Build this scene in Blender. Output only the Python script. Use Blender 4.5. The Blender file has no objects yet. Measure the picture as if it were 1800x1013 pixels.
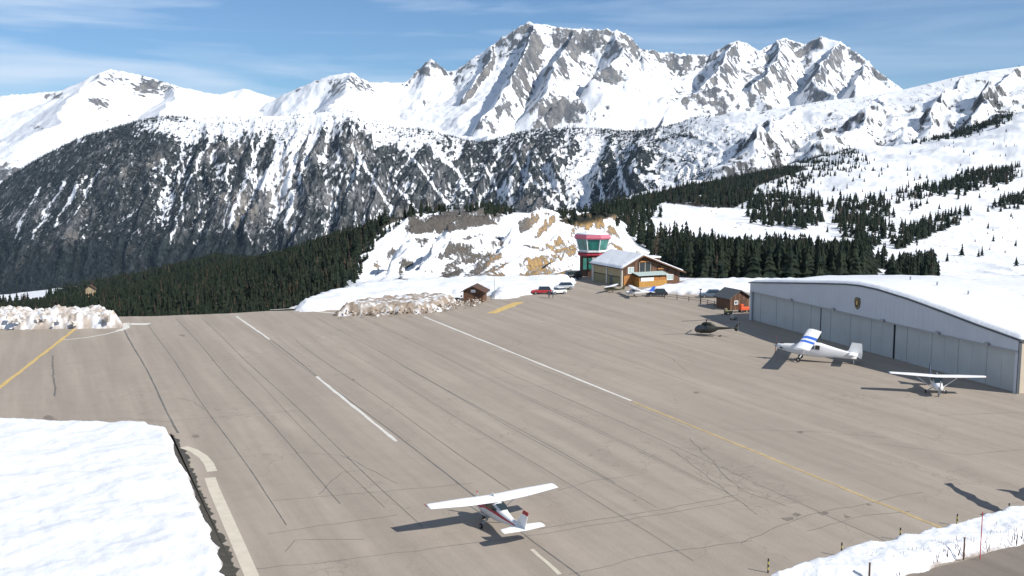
import bpy, math, random
import numpy as np
from mathutils import Vector, Matrix
random.seed(7); RNG = np.random.RandomState(11)
SC = bpy.context.scene
COL = SC.collection
PI = math.pi

# ------------------------------------------------------------------ camera, sky, sun, exposure
CAMH = 28.0; F = 1800.0; PITCH = math.atan(221.5/1800.0)
cam_data = bpy.data.cameras.new('camera'); cam = bpy.data.objects.new('camera', cam_data); COL.objects.link(cam)
cam.location = (0, 0, CAMH); cam.rotation_euler = (PI/2-PITCH, 0, 0)
cam_data.sensor_width = 36; cam_data.lens = 36; cam_data.clip_start = 0.5; cam_data.clip_end = 60000
SC.camera = cam
SUN_EL = math.radians(36.5); SUN_AZ = math.radians(120)      # azimuth from +Y towards +X
sdir = Vector((math.sin(SUN_AZ)*math.cos(SUN_EL), math.cos(SUN_AZ)*math.cos(SUN_EL), math.sin(SUN_EL)))
sl = bpy.data.lights.new('sun', 'SUN'); sl.energy = 5.0; sl.angle = math.radians(0.53); sl.color = (1.0, 0.955, 0.89)
so = bpy.data.objects.new('sun', sl); COL.objects.link(so); so.rotation_euler = sdir.to_track_quat('Z', 'Y').to_euler()
so.location = (100, -100, 200)
W = bpy.data.worlds.new('World'); SC.world = W; W.use_nodes = True
wn = W.node_tree; wn.nodes.clear(); wl = wn.links
def wnode(t, **k):
    n = wn.nodes.new(t)
    for a, b in k.items(): setattr(n, a, b)
    return n
sky = wnode('ShaderNodeTexSky'); sky.sky_type = 'NISHITA'; sky.sun_disc = False
sky.sun_elevation = SUN_EL; sky.sun_rotation = SUN_AZ; sky.altitude = 2000; sky.air_density = 1.0; sky.dust_density = 0.6; sky.ozone_density = 1.6
bg = wnode('ShaderNodeBackground'); bg.inputs[1].default_value = 0.050
wo = wnode('ShaderNodeOutputWorld')
tc = wnode('ShaderNodeTexCoord'); mp = wnode('ShaderNodeMapping')
mp.inputs['Rotation'].default_value = (0, math.radians(3), 0); mp.inputs['Scale'].default_value = (1.3, 1.3, 17)
wl.new(tc.outputs['Generated'], mp.inputs[0])
cn = wnode('ShaderNodeTexNoise'); cn.inputs['Scale'].default_value = 1.9; cn.inputs['Detail'].default_value = 7; cn.inputs['Roughness'].default_value = 0.52; cn.inputs['Distortion'].default_value = 0.5
wl.new(mp.outputs[0], cn.inputs['Vector'])
cr = wnode('ShaderNodeMapRange'); cr.inputs[1].default_value = 0.40; cr.inputs[2].default_value = 0.68; cr.inputs[3].default_value = 0.05; cr.inputs[4].default_value = 0.62
wl.new(cn.outputs['Fac'], cr.inputs[0])
# more veil towards the left part of the sky (west) and close to the horizon
sx = wnode('ShaderNodeSeparateXYZ'); wl.new(tc.outputs['Generated'], sx.inputs[0])
lr = wnode('ShaderNodeMapRange'); lr.inputs[1].default_value = 0.55; lr.inputs[2].default_value = -0.35; lr.inputs[3].default_value = 0.25; lr.inputs[4].default_value = 1.7
wl.new(sx.outputs[0], lr.inputs[0])
mm = wnode('ShaderNodeMath', operation='MULTIPLY'); wl.new(cr.outputs[0], mm.inputs[0]); wl.new(lr.outputs[0], mm.inputs[1])
cmix = wnode('ShaderNodeMixRGB'); cmix.inputs[2].default_value = (11.0, 12.9, 15.4, 1)
wl.new(mm.outputs[0], cmix.inputs[0]); 
tint = wnode('ShaderNodeMixRGB', blend_type='MULTIPLY'); tint.inputs[0].default_value = 1; tint.inputs[2].default_value = (0.80, 1.19, 1.55, 1)
wl.new(sky.outputs[0], tint.inputs[1]); wl.new(tint.outputs[0], cmix.inputs[1])
wl.new(cmix.outputs[0], bg.inputs[0]); wl.new(bg.outputs[0], wo.inputs[0])
SC.view_settings.view_transform = 'Standard'; SC.view_settings.look = 'None'
SC.view_settings.exposure = 0.40; SC.view_settings.gamma = 1; SC.view_settings.use_curve_mapping = False

# ------------------------------------------------------------------ camera-ray helpers: where a thing seen in the photo stands in the world
CP, SP = math.cos(PITCH), math.sin(PITCH)
def ray(px, py):
    u = (px-900)/F; v = (506.5-py)/F
    return u, CP+v*SP, -SP+v*CP
def at(px, py, z=0.0):
    dx, dy, dz = ray(px, py); t = (z-CAMH)/dz
    return Vector((dx*t, dy*t, z))
def ptD(px, py, D):
    dx, dy, dz = ray(px, py); t = D/dy
    return (dx*t, D, CAMH+dz*t)
def project(X, Y, Z):
    dz = Z-CAMH
    fw = Y*CP-dz*SP; up = Y*SP+dz*CP
    return 900+F*X/fw, 506.5-F*up/fw

# ------------------------------------------------------------------ numpy noise
_P = np.concatenate([np.random.RandomState(5).permutation(1024)]*2)
_G = np.random.RandomState(6).uniform(0, 2*PI, 1024); _GX, _GY = np.cos(_G), np.sin(_G)
def perlin(x, y, seed=0):
    x = np.asarray(x, float)+seed*17.37; y = np.asarray(y, float)-seed*9.71
    xi = np.floor(x).astype(np.int64); yi = np.floor(y).astype(np.int64)
    xf = x-xi; yf = y-yi
    u = xf*xf*xf*(xf*(xf*6-15)+10); v = yf*yf*yf*(yf*(yf*6-15)+10)
    def g(ix, iy, dx, dy):
        h = _P[(_P[ix & 1023]+iy) & 1023]
        return _GX[h]*dx+_GY[h]*dy
    a = g(xi, yi, xf, yf); b = g(xi+1, yi, xf-1, yf); c = g(xi, yi+1, xf, yf-1); d = g(xi+1, yi+1, xf-1, yf-1)
    return (a+(b-a)*u+(c-a)*v+(a-b-c+d)*u*v)*1.45
def fbm(x, y, o=5, seed=0, gain=0.5):
    s = 0; a = 1; t = 0; f = 1
    for i in range(o):
        s = s+a*perlin(x*f, y*f, seed+i*3); t += a; a *= gain; f *= 2.03
    return s/t
def ridged(x, y, o=5, seed=0, gain=0.5):
    s = 0; a = 1; t = 0; f = 1; w = 1
    for i in range(o):
        n = 1-np.abs(perlin(x*f, y*f, seed+i*5))*1.6; n = n*n
        s = s+a*n*w; t += a; w = np.clip(n*1.4, 0, 1); a *= gain; f *= 2.07
    return s/t
def sstep(a, b, x):
    t = np.clip((x-a)/(b-a), 0, 1); return t*t*(3-2*t)
def inpoly(x, y, poly):
    r = np.zeros(x.shape, bool); n = len(poly)
    for i in range(n):
        x1, y1 = poly[i]; x2, y2 = poly[(i+1) % n]
        if y1 == y2: continue
        c = ((y1 > y) != (y2 > y)) & (x < (x2-x1)*(y-y1)/(y2-y1)+x1)
        r ^= c
    return r
def segdist(x, y, x1, y1, x2, y2):
    dx, dy = x2-x1, y2-y1; L = dx*dx+dy*dy+1e-9
    t = np.clip(((x-x1)*dx+(y-y1)*dy)/L, 0, 1)
    return np.hypot(x-x1-t*dx, y-y1-t*dy), t
def polydist(x, y, poly):
    d = np.full(x.shape, 1e9); n = len(poly)
    for i in range(n):
        a = poly[i]; b = poly[(i+1) % n]
        d = np.minimum(d, segdist(x, y, a[0], a[1], b[0], b[1])[0])
    return np.where(inpoly(x, y, poly), d, -d)

# ------------------------------------------------------------------ materials
MATS = {}
def mat(name, color, rough=0.7, metal=0.0, spec=0.5, noise=0.0, nscale=3.0, bump=0.0, bscale=20.0, emit=None, alpha=None, coat=0.0):
    m = bpy.data.materials.new(name); m.use_nodes = True; nt = m.node_tree; b = nt.nodes['Principled BSDF']
    b.inputs['Base Color'].default_value = (*color, 1); b.inputs['Roughness'].default_value = rough
    b.inputs['Metallic'].default_value = metal; b.inputs['Specular IOR Level'].default_value = spec
    b.inputs['Coat Weight'].default_value = coat
    t = nt.nodes.new('ShaderNodeTexCoord')
    if noise:
        n = nt.nodes.new('ShaderNodeTexNoise'); n.inputs['Scale'].default_value = nscale; n.inputs['Detail'].default_value = 6; n.inputs['Roughness'].default_value = 0.6
        nt.links.new(t.outputs['Object'], n.inputs['Vector'])
        mr = nt.nodes.new('ShaderNodeMapRange'); mr.inputs[1].default_value = 0.3; mr.inputs[2].default_value = 0.7; mr.inputs[3].default_value = 1-noise; mr.inputs[4].default_value = 1+noise
        nt.links.new(n.outputs['Fac'], mr.inputs[0])
        mx = nt.nodes.new('ShaderNodeMixRGB'); mx.blend_type = 'MULTIPLY'; mx.inputs[0].default_value = 1; mx.inputs[1].default_value = (*color, 1)
        nt.links.new(mr.outputs[0], mx.inputs[2]); nt.links.new(mx.outputs[0], b.inputs['Base Color'])
    if bump:
        n2 = nt.nodes.new('ShaderNodeTexNoise'); n2.inputs['Scale'].default_value = bscale; n2.inputs['Detail'].default_value = 5
        nt.links.new(t.outputs['Object'], n2.inputs['Vector'])
        bp = nt.nodes.new('ShaderNodeBump'); bp.inputs['Strength'].default_value = 1; bp.inputs['Distance'].default_value = bump
        nt.links.new(n2.outputs['Fac'], bp.inputs['Height']); nt.links.new(bp.outputs[0], b.inputs['Normal'])
    MATS[name] = m
    return m
def mat_attr(name, rough=0.85, bump=1.0, bscale=0.05, var=0.2, vscale=0.05, spec=0.2, bump2=0.0, b2scale=1.0):
    """terrain: surface colour from the mesh's 'col' attribute (what the ground is made of), broken up by noise"""
    m = bpy.data.materials.new(name); m.use_nodes = True; nt = m.node_tree; b = nt.nodes['Principled BSDF']
    b.inputs['Roughness'].default_value = rough; b.inputs['Specular IOR Level'].default_value = spec
    a = nt.nodes.new('ShaderNodeAttribute'); a.attribute_name = 'col'
    t = nt.nodes.new('ShaderNodeTexCoord')
    n = nt.nodes.new('ShaderNodeTexNoise'); n.inputs['Scale'].default_value = vscale; n.inputs['Detail'].default_value = 8; n.inputs['Roughness'].default_value = 0.65
    nt.links.new(t.outputs['Object'], n.inputs['Vector'])
    mr = nt.nodes.new('ShaderNodeMapRange'); mr.inputs[1].default_value = 0.3; mr.inputs[2].default_value = 0.7; mr.inputs[3].default_value = 1-var; mr.inputs[4].default_value = 1+var*0.6
    nt.links.new(n.outputs['Fac'], mr.inputs[0])
    mx = nt.nodes.new('ShaderNodeMixRGB'); mx.blend_type = 'MULTIPLY'; mx.inputs[0].default_value = 1
    nt.links.new(a.outputs['Color'], mx.inputs[1]); nt.links.new(mr.outputs[0], mx.inputs[2]); nt.links.new(mx.outputs[0], b.inputs['Base Color'])
    n2 = nt.nodes.new('ShaderNodeTexNoise'); n2.inputs['Scale'].default_value = bscale; n2.inputs['Detail'].default_value = 8; n2.inputs['Roughness'].default_value = 0.6
    nt.links.new(t.outputs['Object'], n2.inputs['Vector'])
    bp = nt.nodes.new('ShaderNodeBump'); bp.inputs['Strength'].default_value = 1; bp.inputs['Distance'].default_value = bump
    nt.links.new(n2.outputs['Fac'], bp.inputs['Height']); nt.links.new(bp.outputs[0], b.inputs['Normal'])
    if bump2:
        n3 = nt.nodes.new('ShaderNodeTexNoise'); n3.inputs['Scale'].default_value = b2scale; n3.inputs['Detail'].default_value = 4
        nt.links.new(t.outputs['Object'], n3.inputs['Vector'])
        bp2 = nt.nodes.new('ShaderNodeBump'); bp2.inputs['Distance'].default_value = bump2
        nt.links.new(n3.outputs['Fac'], bp2.inputs['Height']); nt.links.new(bp.outputs[0], bp2.inputs['Normal']); nt.links.new(bp2.outputs[0], b.inputs['Normal'])
    MATS[name] = m
    return m
mat('white_paint', (0.74, 0.74, 0.74), 0.35, noise=0.04, nscale=2, coat=0.2)
mat('red_paint', (0.34, 0.022, 0.028), 0.4)
mat('blue_paint', (0.03, 0.12, 0.5), 0.4)
mat('grey_metal', (0.35, 0.36, 0.37), 0.45, 0.6)
mat('dark_metal', (0.03, 0.03, 0.032), 0.5)
mat('rubber', (0.02, 0.02, 0.02), 0.85)
mat('glass_dark', (0.02, 0.03, 0.035), 0.08, spec=0.8)
mat('glass_teal', (0.035, 0.17, 0.14), 0.12, spec=0.8, noise=0.5, nscale=0.6)
mat('pink_roof', (0.46, 0.11, 0.16), 0.6, noise=0.1)
mat('crimson', (0.40, 0.04, 0.06), 0.5)
mat('olive', (0.018, 0.021, 0.015), 0.55, noise=0.2, nscale=2)
mat('snow', (0.67, 0.685, 0.71), 0.7, spec=0.15, noise=0.03, nscale=0.5, bump=0.08, bscale=1.2)
mat('wood_brown', (0.115, 0.055, 0.028), 0.75, noise=0.35, nscale=3)
mat('wood_dark', (0.07, 0.035, 0.02), 0.8, noise=0.3, nscale=3)
mat('wood_orange', (0.33, 0.14, 0.035), 0.7, noise=0.25, nscale=3)
mat('wood_yellow', (0.40, 0.21, 0.045), 0.7, noise=0.2, nscale=3)
mat('render_tan', (0.34, 0.28, 0.17), 0.9, noise=0.12, nscale=1)
mat('render_olive', (0.22, 0.20, 0.11), 0.9, noise=0.12, nscale=1)
mat('render_pale', (0.45, 0.42, 0.37), 0.9, noise=0.1, nscale=1)
mat('beige_panel', (0.42, 0.36, 0.28), 0.8, noise=0.08, nscale=0.6)
mat('door_panel', (0.42, 0.435, 0.43), 0.55, noise=0.07, nscale=0.35)
mat('cladding', (0.50, 0.52, 0.56), 0.55, noise=0.05, nscale=0.3)
mat('trim_dark', (0.06, 0.07, 0.08), 0.6)
mat('canvas_teal', (0.36, 0.44, 0.43), 0.7)
mat('paint_white_line', (0.56, 0.54, 0.49), 0.8, noise=0.12, nscale=1.2)
mat('paint_cream_line', (0.50, 0.45, 0.36), 0.8, noise=0.1, nscale=1.0)
mat('paint_yellow_line', (0.50, 0.35, 0.12), 0.8, noise=0.2, nscale=1.0)
mat('paint_worn_yellow', (0.40, 0.295, 0.14), 0.85, noise=0.22, nscale=0.9)
mat('tar', (0.125, 0.115, 0.10), 0.8, noise=0.3, nscale=0.6)
mat('stain', (0.17, 0.142, 0.115), 0.8, noise=0.4, nscale=3)
mat('wet_patch', (0.035, 0.036, 0.036), 0.45, noise=0.3, nscale=1)
mat('wet_dirt', (0.05, 0.043, 0.03), 0.7, noise=0.4, nscale=2, bump=0.03, bscale=4)
mat('bark', (0.055, 0.038, 0.027), 0.9)
mat('yellow_pole', (0.45, 0.36, 0.06), 0.6)
mat('black_band', (0.02, 0.02, 0.02), 0.7)
mat('red_pole', (0.50, 0.05, 0.05), 0.6)
mat('silver_car', (0.45, 0.47, 0.50), 0.3, 0.3)
mat('black_car', (0.025, 0.027, 0.032), 0.25, coat=0.5)
mat('blue_grey_car', (0.13, 0.17, 0.22), 0.3, 0.3)
mat('skin', (0.45, 0.26, 0.18), 0.6)
mat('dark_cloth', (0.03, 0.035, 0.05), 0.9)
mat('orange', (0.6, 0.09, 0.02), 0.6)
mat('slate', (0.07, 0.075, 0.08), 0.7, noise=0.2)

def needle_mat(name, c1, c2):
    m = bpy.data.materials.new(name); m.use_nodes = True; nt = m.node_tree; b = nt.nodes['Principled BSDF']
    b.inputs['Roughness'].default_value = 0.85; b.inputs['Specular IOR Level'].default_value = 0.15
    t = nt.nodes.new('ShaderNodeNewGeometry'); n = nt.nodes.new('ShaderNodeTexNoise'); n.inputs['Scale'].default_value = 0.35; n.inputs['Detail'].default_value = 4
    nt.links.new(t.outputs['Position'], n.inputs['Vector'])
    r = nt.nodes.new('ShaderNodeMixRGB'); r.inputs[1].default_value = (*c1, 1); r.inputs[2].default_value = (*c2, 1)
    k = nt.nodes.new('ShaderNodeMapRange'); k.inputs[1].default_value = 0.35; k.inputs[2].default_value = 0.65
    nt.links.new(n.outputs['Fac'], k.inputs[0]); nt.links.new(k.outputs[0], r.inputs[0]); nt.links.new(r.outputs[0], b.inputs['Base Color'])
    MATS[name] = m
needle_mat('larch_twigs', (0.030, 0.025, 0.018), (0.055, 0.043, 0.030))
needle_mat('needles', (0.008, 0.014, 0.010), (0.019, 0.026, 0.014))
needle_mat('far_needles', (0.008, 0.014, 0.016), (0.022, 0.028, 0.026))

# ------------------------------------------------------------------ object helpers
def tag(o, label=None, cat=None, group=None, kind=None):
    if label: o['label'] = label
    if cat: o['category'] = cat
    if group: o['group'] = group
    if kind: o['kind'] = kind
    return o
def empty(name, loc=(0, 0, 0), rz=0.0):
    o = bpy.data.objects.new(name, None); COL.objects.link(o); o.location = loc; o.rotation_euler = (0, 0, rz); o.empty_display_size = 0.3
    return o
class MB:
    def __init__(s): s.v = []; s.f = []; s.m = []
    def add(s, vs, fs, mi=0):
        k = len(s.v); s.v += [tuple(v) for v in vs]; s.f += [tuple(i+k for i in f) for f in fs]; s.m += [mi]*len(fs); return s
    def box(s, c, d, rz=0, mi=0, M=None):
        hx, hy, hz = d[0]/2, d[1]/2, d[2]/2; vs = []
        for z in (-hz, hz):
            for x, y in ((-hx, -hy), (hx, -hy), (hx, hy), (-hx, hy)):
                p = Vector((x, y, z))
                if M is not None: p = M @ p
                if rz: p = Vector((p.x*math.cos(rz)-p.y*math.sin(rz), p.x*math.sin(rz)+p.y*math.cos(rz), p.z))
                vs.append(p+Vector(c))
        return s.add(vs, [(3, 2, 1, 0), (4, 5, 6, 7), (0, 1, 5, 4), (1, 2, 6, 5), (2, 3, 7, 6), (3, 0, 4, 7)], mi)
    def tube(s, p0, p1, r0, r1=None, n=8, mi=0, caps=True):
        r1 = r0 if r1 is None else r1; p0 = Vector(p0); p1 = Vector(p1); d = (p1-p0).normalized()
        a = d.orthogonal().normalized(); b = d.cross(a); vs = []
        for p, r in ((p0, r0), (p1, r1)):
            for i in range(n):
                t = 2*PI*i/n; vs.append(p+a*math.cos(t)*r+b*math.sin(t)*r)
        fs = [(i, (i+1) % n, n+(i+1) % n, n+i) for i in range(n)]
        if caps: fs += [tuple(range(n))[::-1], tuple(range(n, 2*n))]
        return s.add(vs, fs, mi)
    def loft(s, rings, mi=0, caps=True, closed=True, mf=None):
        n = len(rings[0]); vs = [p for r in rings for p in r]; fs = []; ms = []
        for i in range(len(rings)-1):
            for j in range(n if closed else n-1):
                fs.append((i*n+j, i*n+(j+1) % n, (i+1)*n+(j+1) % n, (i+1)*n+j)); ms.append(mf(i, j) if mf else mi)
        if caps: fs += [tuple(range(n))[::-1], tuple(range((len(rings)-1)*n, len(rings)*n))]; ms += [mi, mi]
        k = len(s.v); s.v += [tuple(v) for v in vs]; s.f += [tuple(i+k for i in f) for f in fs]; s.m += ms; return s
    def prism(s, outline, a, b, axis='y', mi=0):
        """outline of (u,w) extruded along axis from a to b"""
        def P(u, w, t): return (u, t, w) if axis == 'y' else ((t, u, w) if axis == 'x' else (u, w, t))
        n = len(outline); vs = [P(u, w, a) for u, w in outline]+[P(u, w, b) for u, w in outline]
        fs = [(i, (i+1) % n, n+(i+1) % n, n+i) for i in range(n)]+[tuple(range(n))[::-1], tuple(range(n, 2*n))]
        return s.add(vs, fs, mi)
    def build(s, name, mats, parent=None, loc=None, smooth=False, rz=0.0, bevel=0.0):
        me = bpy.data.meshes.new(name); me.from_pydata(s.v, [], s.f)
        if isinstance(mats, str): mats = [mats]
        for m in mats: me.materials.append(MATS[m])
        me.polygons.foreach_set('material_index', s.m)
        me.update()
        import bmesh
        bm = bmesh.new(); bm.from_mesh(me); bmesh.ops.recalc_face_normals(bm, faces=bm.faces); bm.to_mesh(me); bm.free()
        if smooth: me.polygons.foreach_set('use_smooth', [True]*len(me.polygons))
        o = bpy.data.objects.new(name, me); COL.objects.link(o)
        if parent: o.parent = parent
        if loc is not None: o.location = loc
        o.rotation_euler.z = rz
        if bevel:
            b = o.modifiers.new('bevel', 'BEVEL'); b.width = bevel; b.segments = 2; b.limit_method = 'ANGLE'
        return o
def np_mesh(name, V, Fq, material, col=None, smooth=True, parent=None, tri=False):
    me = bpy.data.meshes.new(name); V = np.asarray(V, np.float32); Fq = np.asarray(Fq, np.int32); k = Fq.shape[1]
    me.vertices.add(len(V)); me.vertices.foreach_set('co', V.ravel())
    me.loops.add(Fq.size); me.loops.foreach_set('vertex_index', Fq.ravel())
    me.polygons.add(len(Fq)); me.polygons.foreach_set('loop_start', np.arange(0, Fq.size, k, dtype=np.int32))
    try: me.polygons.foreach_set('loop_total', np.full(len(Fq), k, np.int32))
    except Exception: pass
    me.update(calc_edges=True)
    me.polygons.foreach_set('use_smooth', np.full(len(Fq), smooth, bool))
    if col is not None:
        a = me.color_attributes.new('col', 'FLOAT_COLOR', 'POINT')
        c = np.ones((len(V), 4), np.float32); c[:, :col.shape[-1]] = col.reshape(len(V), -1); a.data.foreach_set('color', c.ravel())
    me.materials.append(material)
    o = bpy.data.objects.new(name, me); COL.objects.link(o)
    if parent: o.parent = parent
    return o
def grid_faces(nr, nc, keep=None):
    i = np.arange(nr-1)[:, None]*nc+np.arange(nc-1)[None, :]
    q = np.stack([i, i+1, i+nc+1, i+nc], -1).reshape(-1, 4)
    if keep is not None: q = q[keep.reshape(-1)]
    return q
def copy_tree(o, parent=None):
    c = o.copy(); COL.objects.link(c)
    if parent: c.parent = parent
    for ch in list(o.children): copy_tree(ch, c)
    return c
def lerp3(a, b, t):
    t = t[..., None]; return a*(1-t)+b*t
C = lambda *v: np.array(v, float)
def mat_mask(name, snow, nscale, namp, sharp, bump, bscale, var=0.25, vscale=0.05, sbump=0.0, sbscale=0.05, stretch=None):
    """bare ground colour in 'col', its share against snow in the alpha; noise gives the boundary its ragged edge"""
    m = bpy.data.materials.new(name); m.use_nodes = True; nt = m.node_tree; b = nt.nodes['Principled BSDF']; L = nt.links
    b.inputs['Roughness'].default_value = 0.85; b.inputs['Specular IOR Level'].default_value = 0.15
    a = nt.nodes.new('ShaderNodeAttribute'); a.attribute_name = 'col'; t = nt.nodes.new('ShaderNodeTexCoord')
    src = t.outputs['Object']
    if stretch:
        mpp = nt.nodes.new('ShaderNodeMapping'); mpp.inputs['Scale'].default_value = stretch; L.new(src, mpp.inputs[0]); src = mpp.outputs[0]
    def noise(sc, det=9, ro=0.65):
        n = nt.nodes.new('ShaderNodeTexNoise'); n.inputs['Scale'].default_value = sc; n.inputs['Detail'].default_value = det; n.inputs['Roughness'].default_value = ro
        L.new(src, n.inputs['Vector']); return n.outputs['Fac']
    def mth(op, x, y):
        n = nt.nodes.new('ShaderNodeMath'); n.operation = op
        for k, v in ((0, x), (1, y)):
            if isinstance(v, (int, float)): n.inputs[k].default_value = v
            else: L.new(v, n.inputs[k])
        return n.outputs[0]
    f = mth('ADD', a.outputs['Alpha'], mth('MULTIPLY', mth('SUBTRACT', noise(nscale), 0.5), namp))
    cl = nt.nodes.new('ShaderNodeMapRange'); cl.inputs[1].default_value = 0.5-0.5/sharp; cl.inputs[2].default_value = 0.5+0.5/sharp; L.new(f, cl.inputs[0]); cov = cl.outputs[0]
    mr = nt.nodes.new('ShaderNodeMapRange'); mr.inputs[1].default_value = 0.3; mr.inputs[2].default_value = 0.7; mr.inputs[3].default_value = 1-var; mr.inputs[4].default_value = 1+var; L.new(noise(vscale), mr.inputs[0])
    mx = nt.nodes.new('ShaderNodeMixRGB'); mx.blend_type = 'MULTIPLY'; mx.inputs[0].default_value = 1; L.new(a.outputs['Color'], mx.inputs[1]); L.new(mr.outputs[0], mx.inputs[2])
    m2 = nt.nodes.new('ShaderNodeMixRGB'); L.new(cov, m2.inputs[0]); m2.inputs[1].default_value = (*snow, 1); L.new(mx.outputs[0], m2.inputs[2]); L.new(m2.outputs[0], b.inputs['Base Color'])
    h = mth('ADD', mth('MULTIPLY', mth('MULTIPLY', noise(bscale, 9), bump), mth('ADD', cov, 0.12)), mth('MULTIPLY', noise(sbscale, 6), sbump))
    bp = nt.nodes.new('ShaderNodeBump'); bp.inputs['Distance'].default_value = 1.0; L.new(h, bp.inputs['Height']); L.new(bp.outputs[0], b.inputs['Normal'])
    MATS[name] = m
    return m
SNOWC, ROCKG, ROCKD = C(0.67, 0.685, 0.71), C(0.19, 0.18, 0.17), C(0.07, 0.072, 0.075)

# ================================================================== FAR MASSIF
m_far = mat_mask('massif_surface', tuple(SNOWC), 0.020, 1.4, 6.0, 45, 0.014, 0.35, 0.01, 14, 0.006)
def far_massif():
    nc, nr = 1050, 330
    a = np.linspace(-0.60, 0.60, nc)
    D = np.concatenate([np.linspace(5100, 10200, nr-12), np.linspace(10260, 11800, 12)])
    A, DD = np.meshgrid(a, D); X = A*DD
    wx = fbm(X/900, DD/900, 4, 3)*160; wy = fbm(X/900, DD/900, 4, 9)*160
    Xw, Yw = X+wx, DD+wy
    ridges = [  # (points (px,py,D), steepness factor, foot slope)
        ([(-200, 200, 7700), (0, 166, 7700), (90, 157, 7750), (150, 132, 7800), (190, 121, 7850), (250, 131, 7900), (300, 147, 7900), (380, 166, 8000), (430, 185, 7900)], 0.35, 0.42),
        ([(190, 121, 7850), (120, 190, 7100), (60, 235, 6600)], 0.3, 0.45),
        ([(300, 147, 7900), (290, 180, 7400), (262, 215, 7000)], 0.6, 0.5),
        ([(380, 172, 9500), (440, 155, 9500), (490, 172, 9500)], 0.4, 0.5),
        ([(470, 180, 8300), (520, 156, 8200), (560, 141, 8200), (620, 127, 8150), (650, 142, 8300), (700, 142, 8600), (730, 122, 8750), (755, 104, 8750), (790, 124, 8900)], 0.7, 0.45),
        ([(620, 127, 8150), (600, 180, 7500), (560, 215, 7000)], 0.5, 0.5),
        ([(790, 126, 9000), (820, 119, 9000), (845, 98, 9000), (870, 76, 9000), (905, 53, 8950), (935, 40, 8900), (970, 44, 8900), (1000, 49, 8900), (1040, 50, 8900), (1080, 52, 8900), (1115, 64, 8950), (1140, 84, 9000), (1180, 91, 9150), (1220, 94, 9300), (1250, 93, 9400)], 1.15, 0.42),
        ([(935, 40, 8900), (925, 80, 8600), (902, 125, 8250), (880, 165, 7950), (862, 205, 7700)], 1.35, 0.75),
        ([(870, 76, 9000), (858, 105, 8750), (838, 140, 8500), (818, 165, 8350)], 1.3, 0.75),
        ([(1000, 49, 8900), (995, 95, 8500), (960, 140, 8150), (940, 175, 7900)], 0.9, 0.6),
        ([(1080, 52, 8900), (1085, 100, 8500), (1060, 130, 8300)], 0.8, 0.5),
        ([(1140, 84, 9000), (1120, 120, 8600)], 0.6, 0.5),
        ([(930, 228, 7050), (960, 190, 7200), (988, 158, 7300), (1010, 178, 7250), (1050, 222, 7100)], 1.2, 0.8),
        ([(1240, 95, 9350), (1268, 82, 9300), (1292, 69, 9250), (1318, 82, 9300), (1345, 95, 9500)], 0.9, 0.5),
        ([(1292, 69, 9250), (1262, 115, 8850), (1225, 165, 8400), (1205, 195, 8200)], 1.3, 0.7),
        ([(1340, 90, 9900), (1352, 78, 10000), (1375, 64, 10000), (1408, 76, 10000), (1445, 61, 9950), (1482, 73, 9900), (1510, 92, 9850), (1530, 106, 9800), (1585, 156, 9600), (1650, 190, 9500)], 1.0, 0.5),
        ([(1375, 64, 10000), (1360, 110, 9300), (1330, 150, 8800)], 1.1, 0.6),
        ([(1482, 73, 9900), (1450, 110, 9400), (1440, 140, 9000), (1460, 170, 8600)], 1.2, 0.7),
        ([(1530, 106, 9800), (1510, 150, 9100)], 0.9, 0.6),
        ([(1165, 225, 6900), (1200, 185, 7100), (1235, 160, 7250), (1270, 148, 7300), (1330, 165, 7300), (1370, 195, 7100), (1400, 215, 6900)], 1.1, 0.55),
    ]
    lf = sstep(-.33, -.42, A); Z = CAMH+(285-(258*(1-lf)+lf*np.interp(DD, [5100, 5700, 6500], [350, 318, 258])))/F*DD + (DD-5600)*0.035 + fbm(X/1100, DD/1100, 3, 21)*60
    near = np.full(X.shape, 1e9)
    for pts, st, foot in ridges:
        D0_ = pts[0][2]; spur = pts[-1][2] < D0_-350
        P = [ptD(p[0], p[1], max(5750, D0_-1.65*(D0_-p[2])) if spur else p[2]) for p in pts]
        for (x1, y1, z1), (x2, y2, z2) in zip(P[:-1], P[1:]):
            d, t = segdist(Xw, Yw, x1, y1, x2, y2)
            h = z1+(z2-z1)*t-foot*d-st*230*(1-np.exp(-d/260))
            Z = np.maximum(Z, h)
            near = np.minimum(near, d)
    k = np.clip(near/350, 0.12, 1)
    Z0 = Z.copy()
    rel = sstep(150, 700, Z-200)
    r1 = ridged((X+wx)/520, (DD*0.8+wy)/520, 5, 31)
    left = sstep(-0.20, -0.26, A)     # gentler, smoother mountain at the left
    amp = (165-95*left)*(0.45+0.55*rel)
    Z = Z+(r1-0.45)*amp*k
    Z += (ridged((X+wx*.4)/150, (DD+wy*.4)/190, 4, 43)-.45)*(44-22*left)*(0.3+0.7*k)*(0.4+.6*rel)
    Z += fbm(X/60, DD/60, 4, 41)*(16-9*left)*(0.35+0.65*k)
    # normal / slope
    dzdx = np.gradient(Z, axis=1)/np.gradient(X, axis=1)
    dzdy = np.gradient(Z, axis=0)/np.gradient(DD, axis=0)
    slope = np.hypot(dzdx, dzdy)
    lowZ = sstep(900, 300, Z)
    n1 = fbm(X/260, DD/260, 5, 51); n2 = fbm(X/60, DD/60, 4, 61)
    n4 = fbm(X/28, DD/40, 3, 67)
    rock = slope*0.62+n1*0.7+n2*0.55+n4*.3+0.17-0.34*lowZ+0.30*np.exp(-near/200)*(1-left)-0.12*left-1.30
    px, py = project(X, DD, Z)
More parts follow.
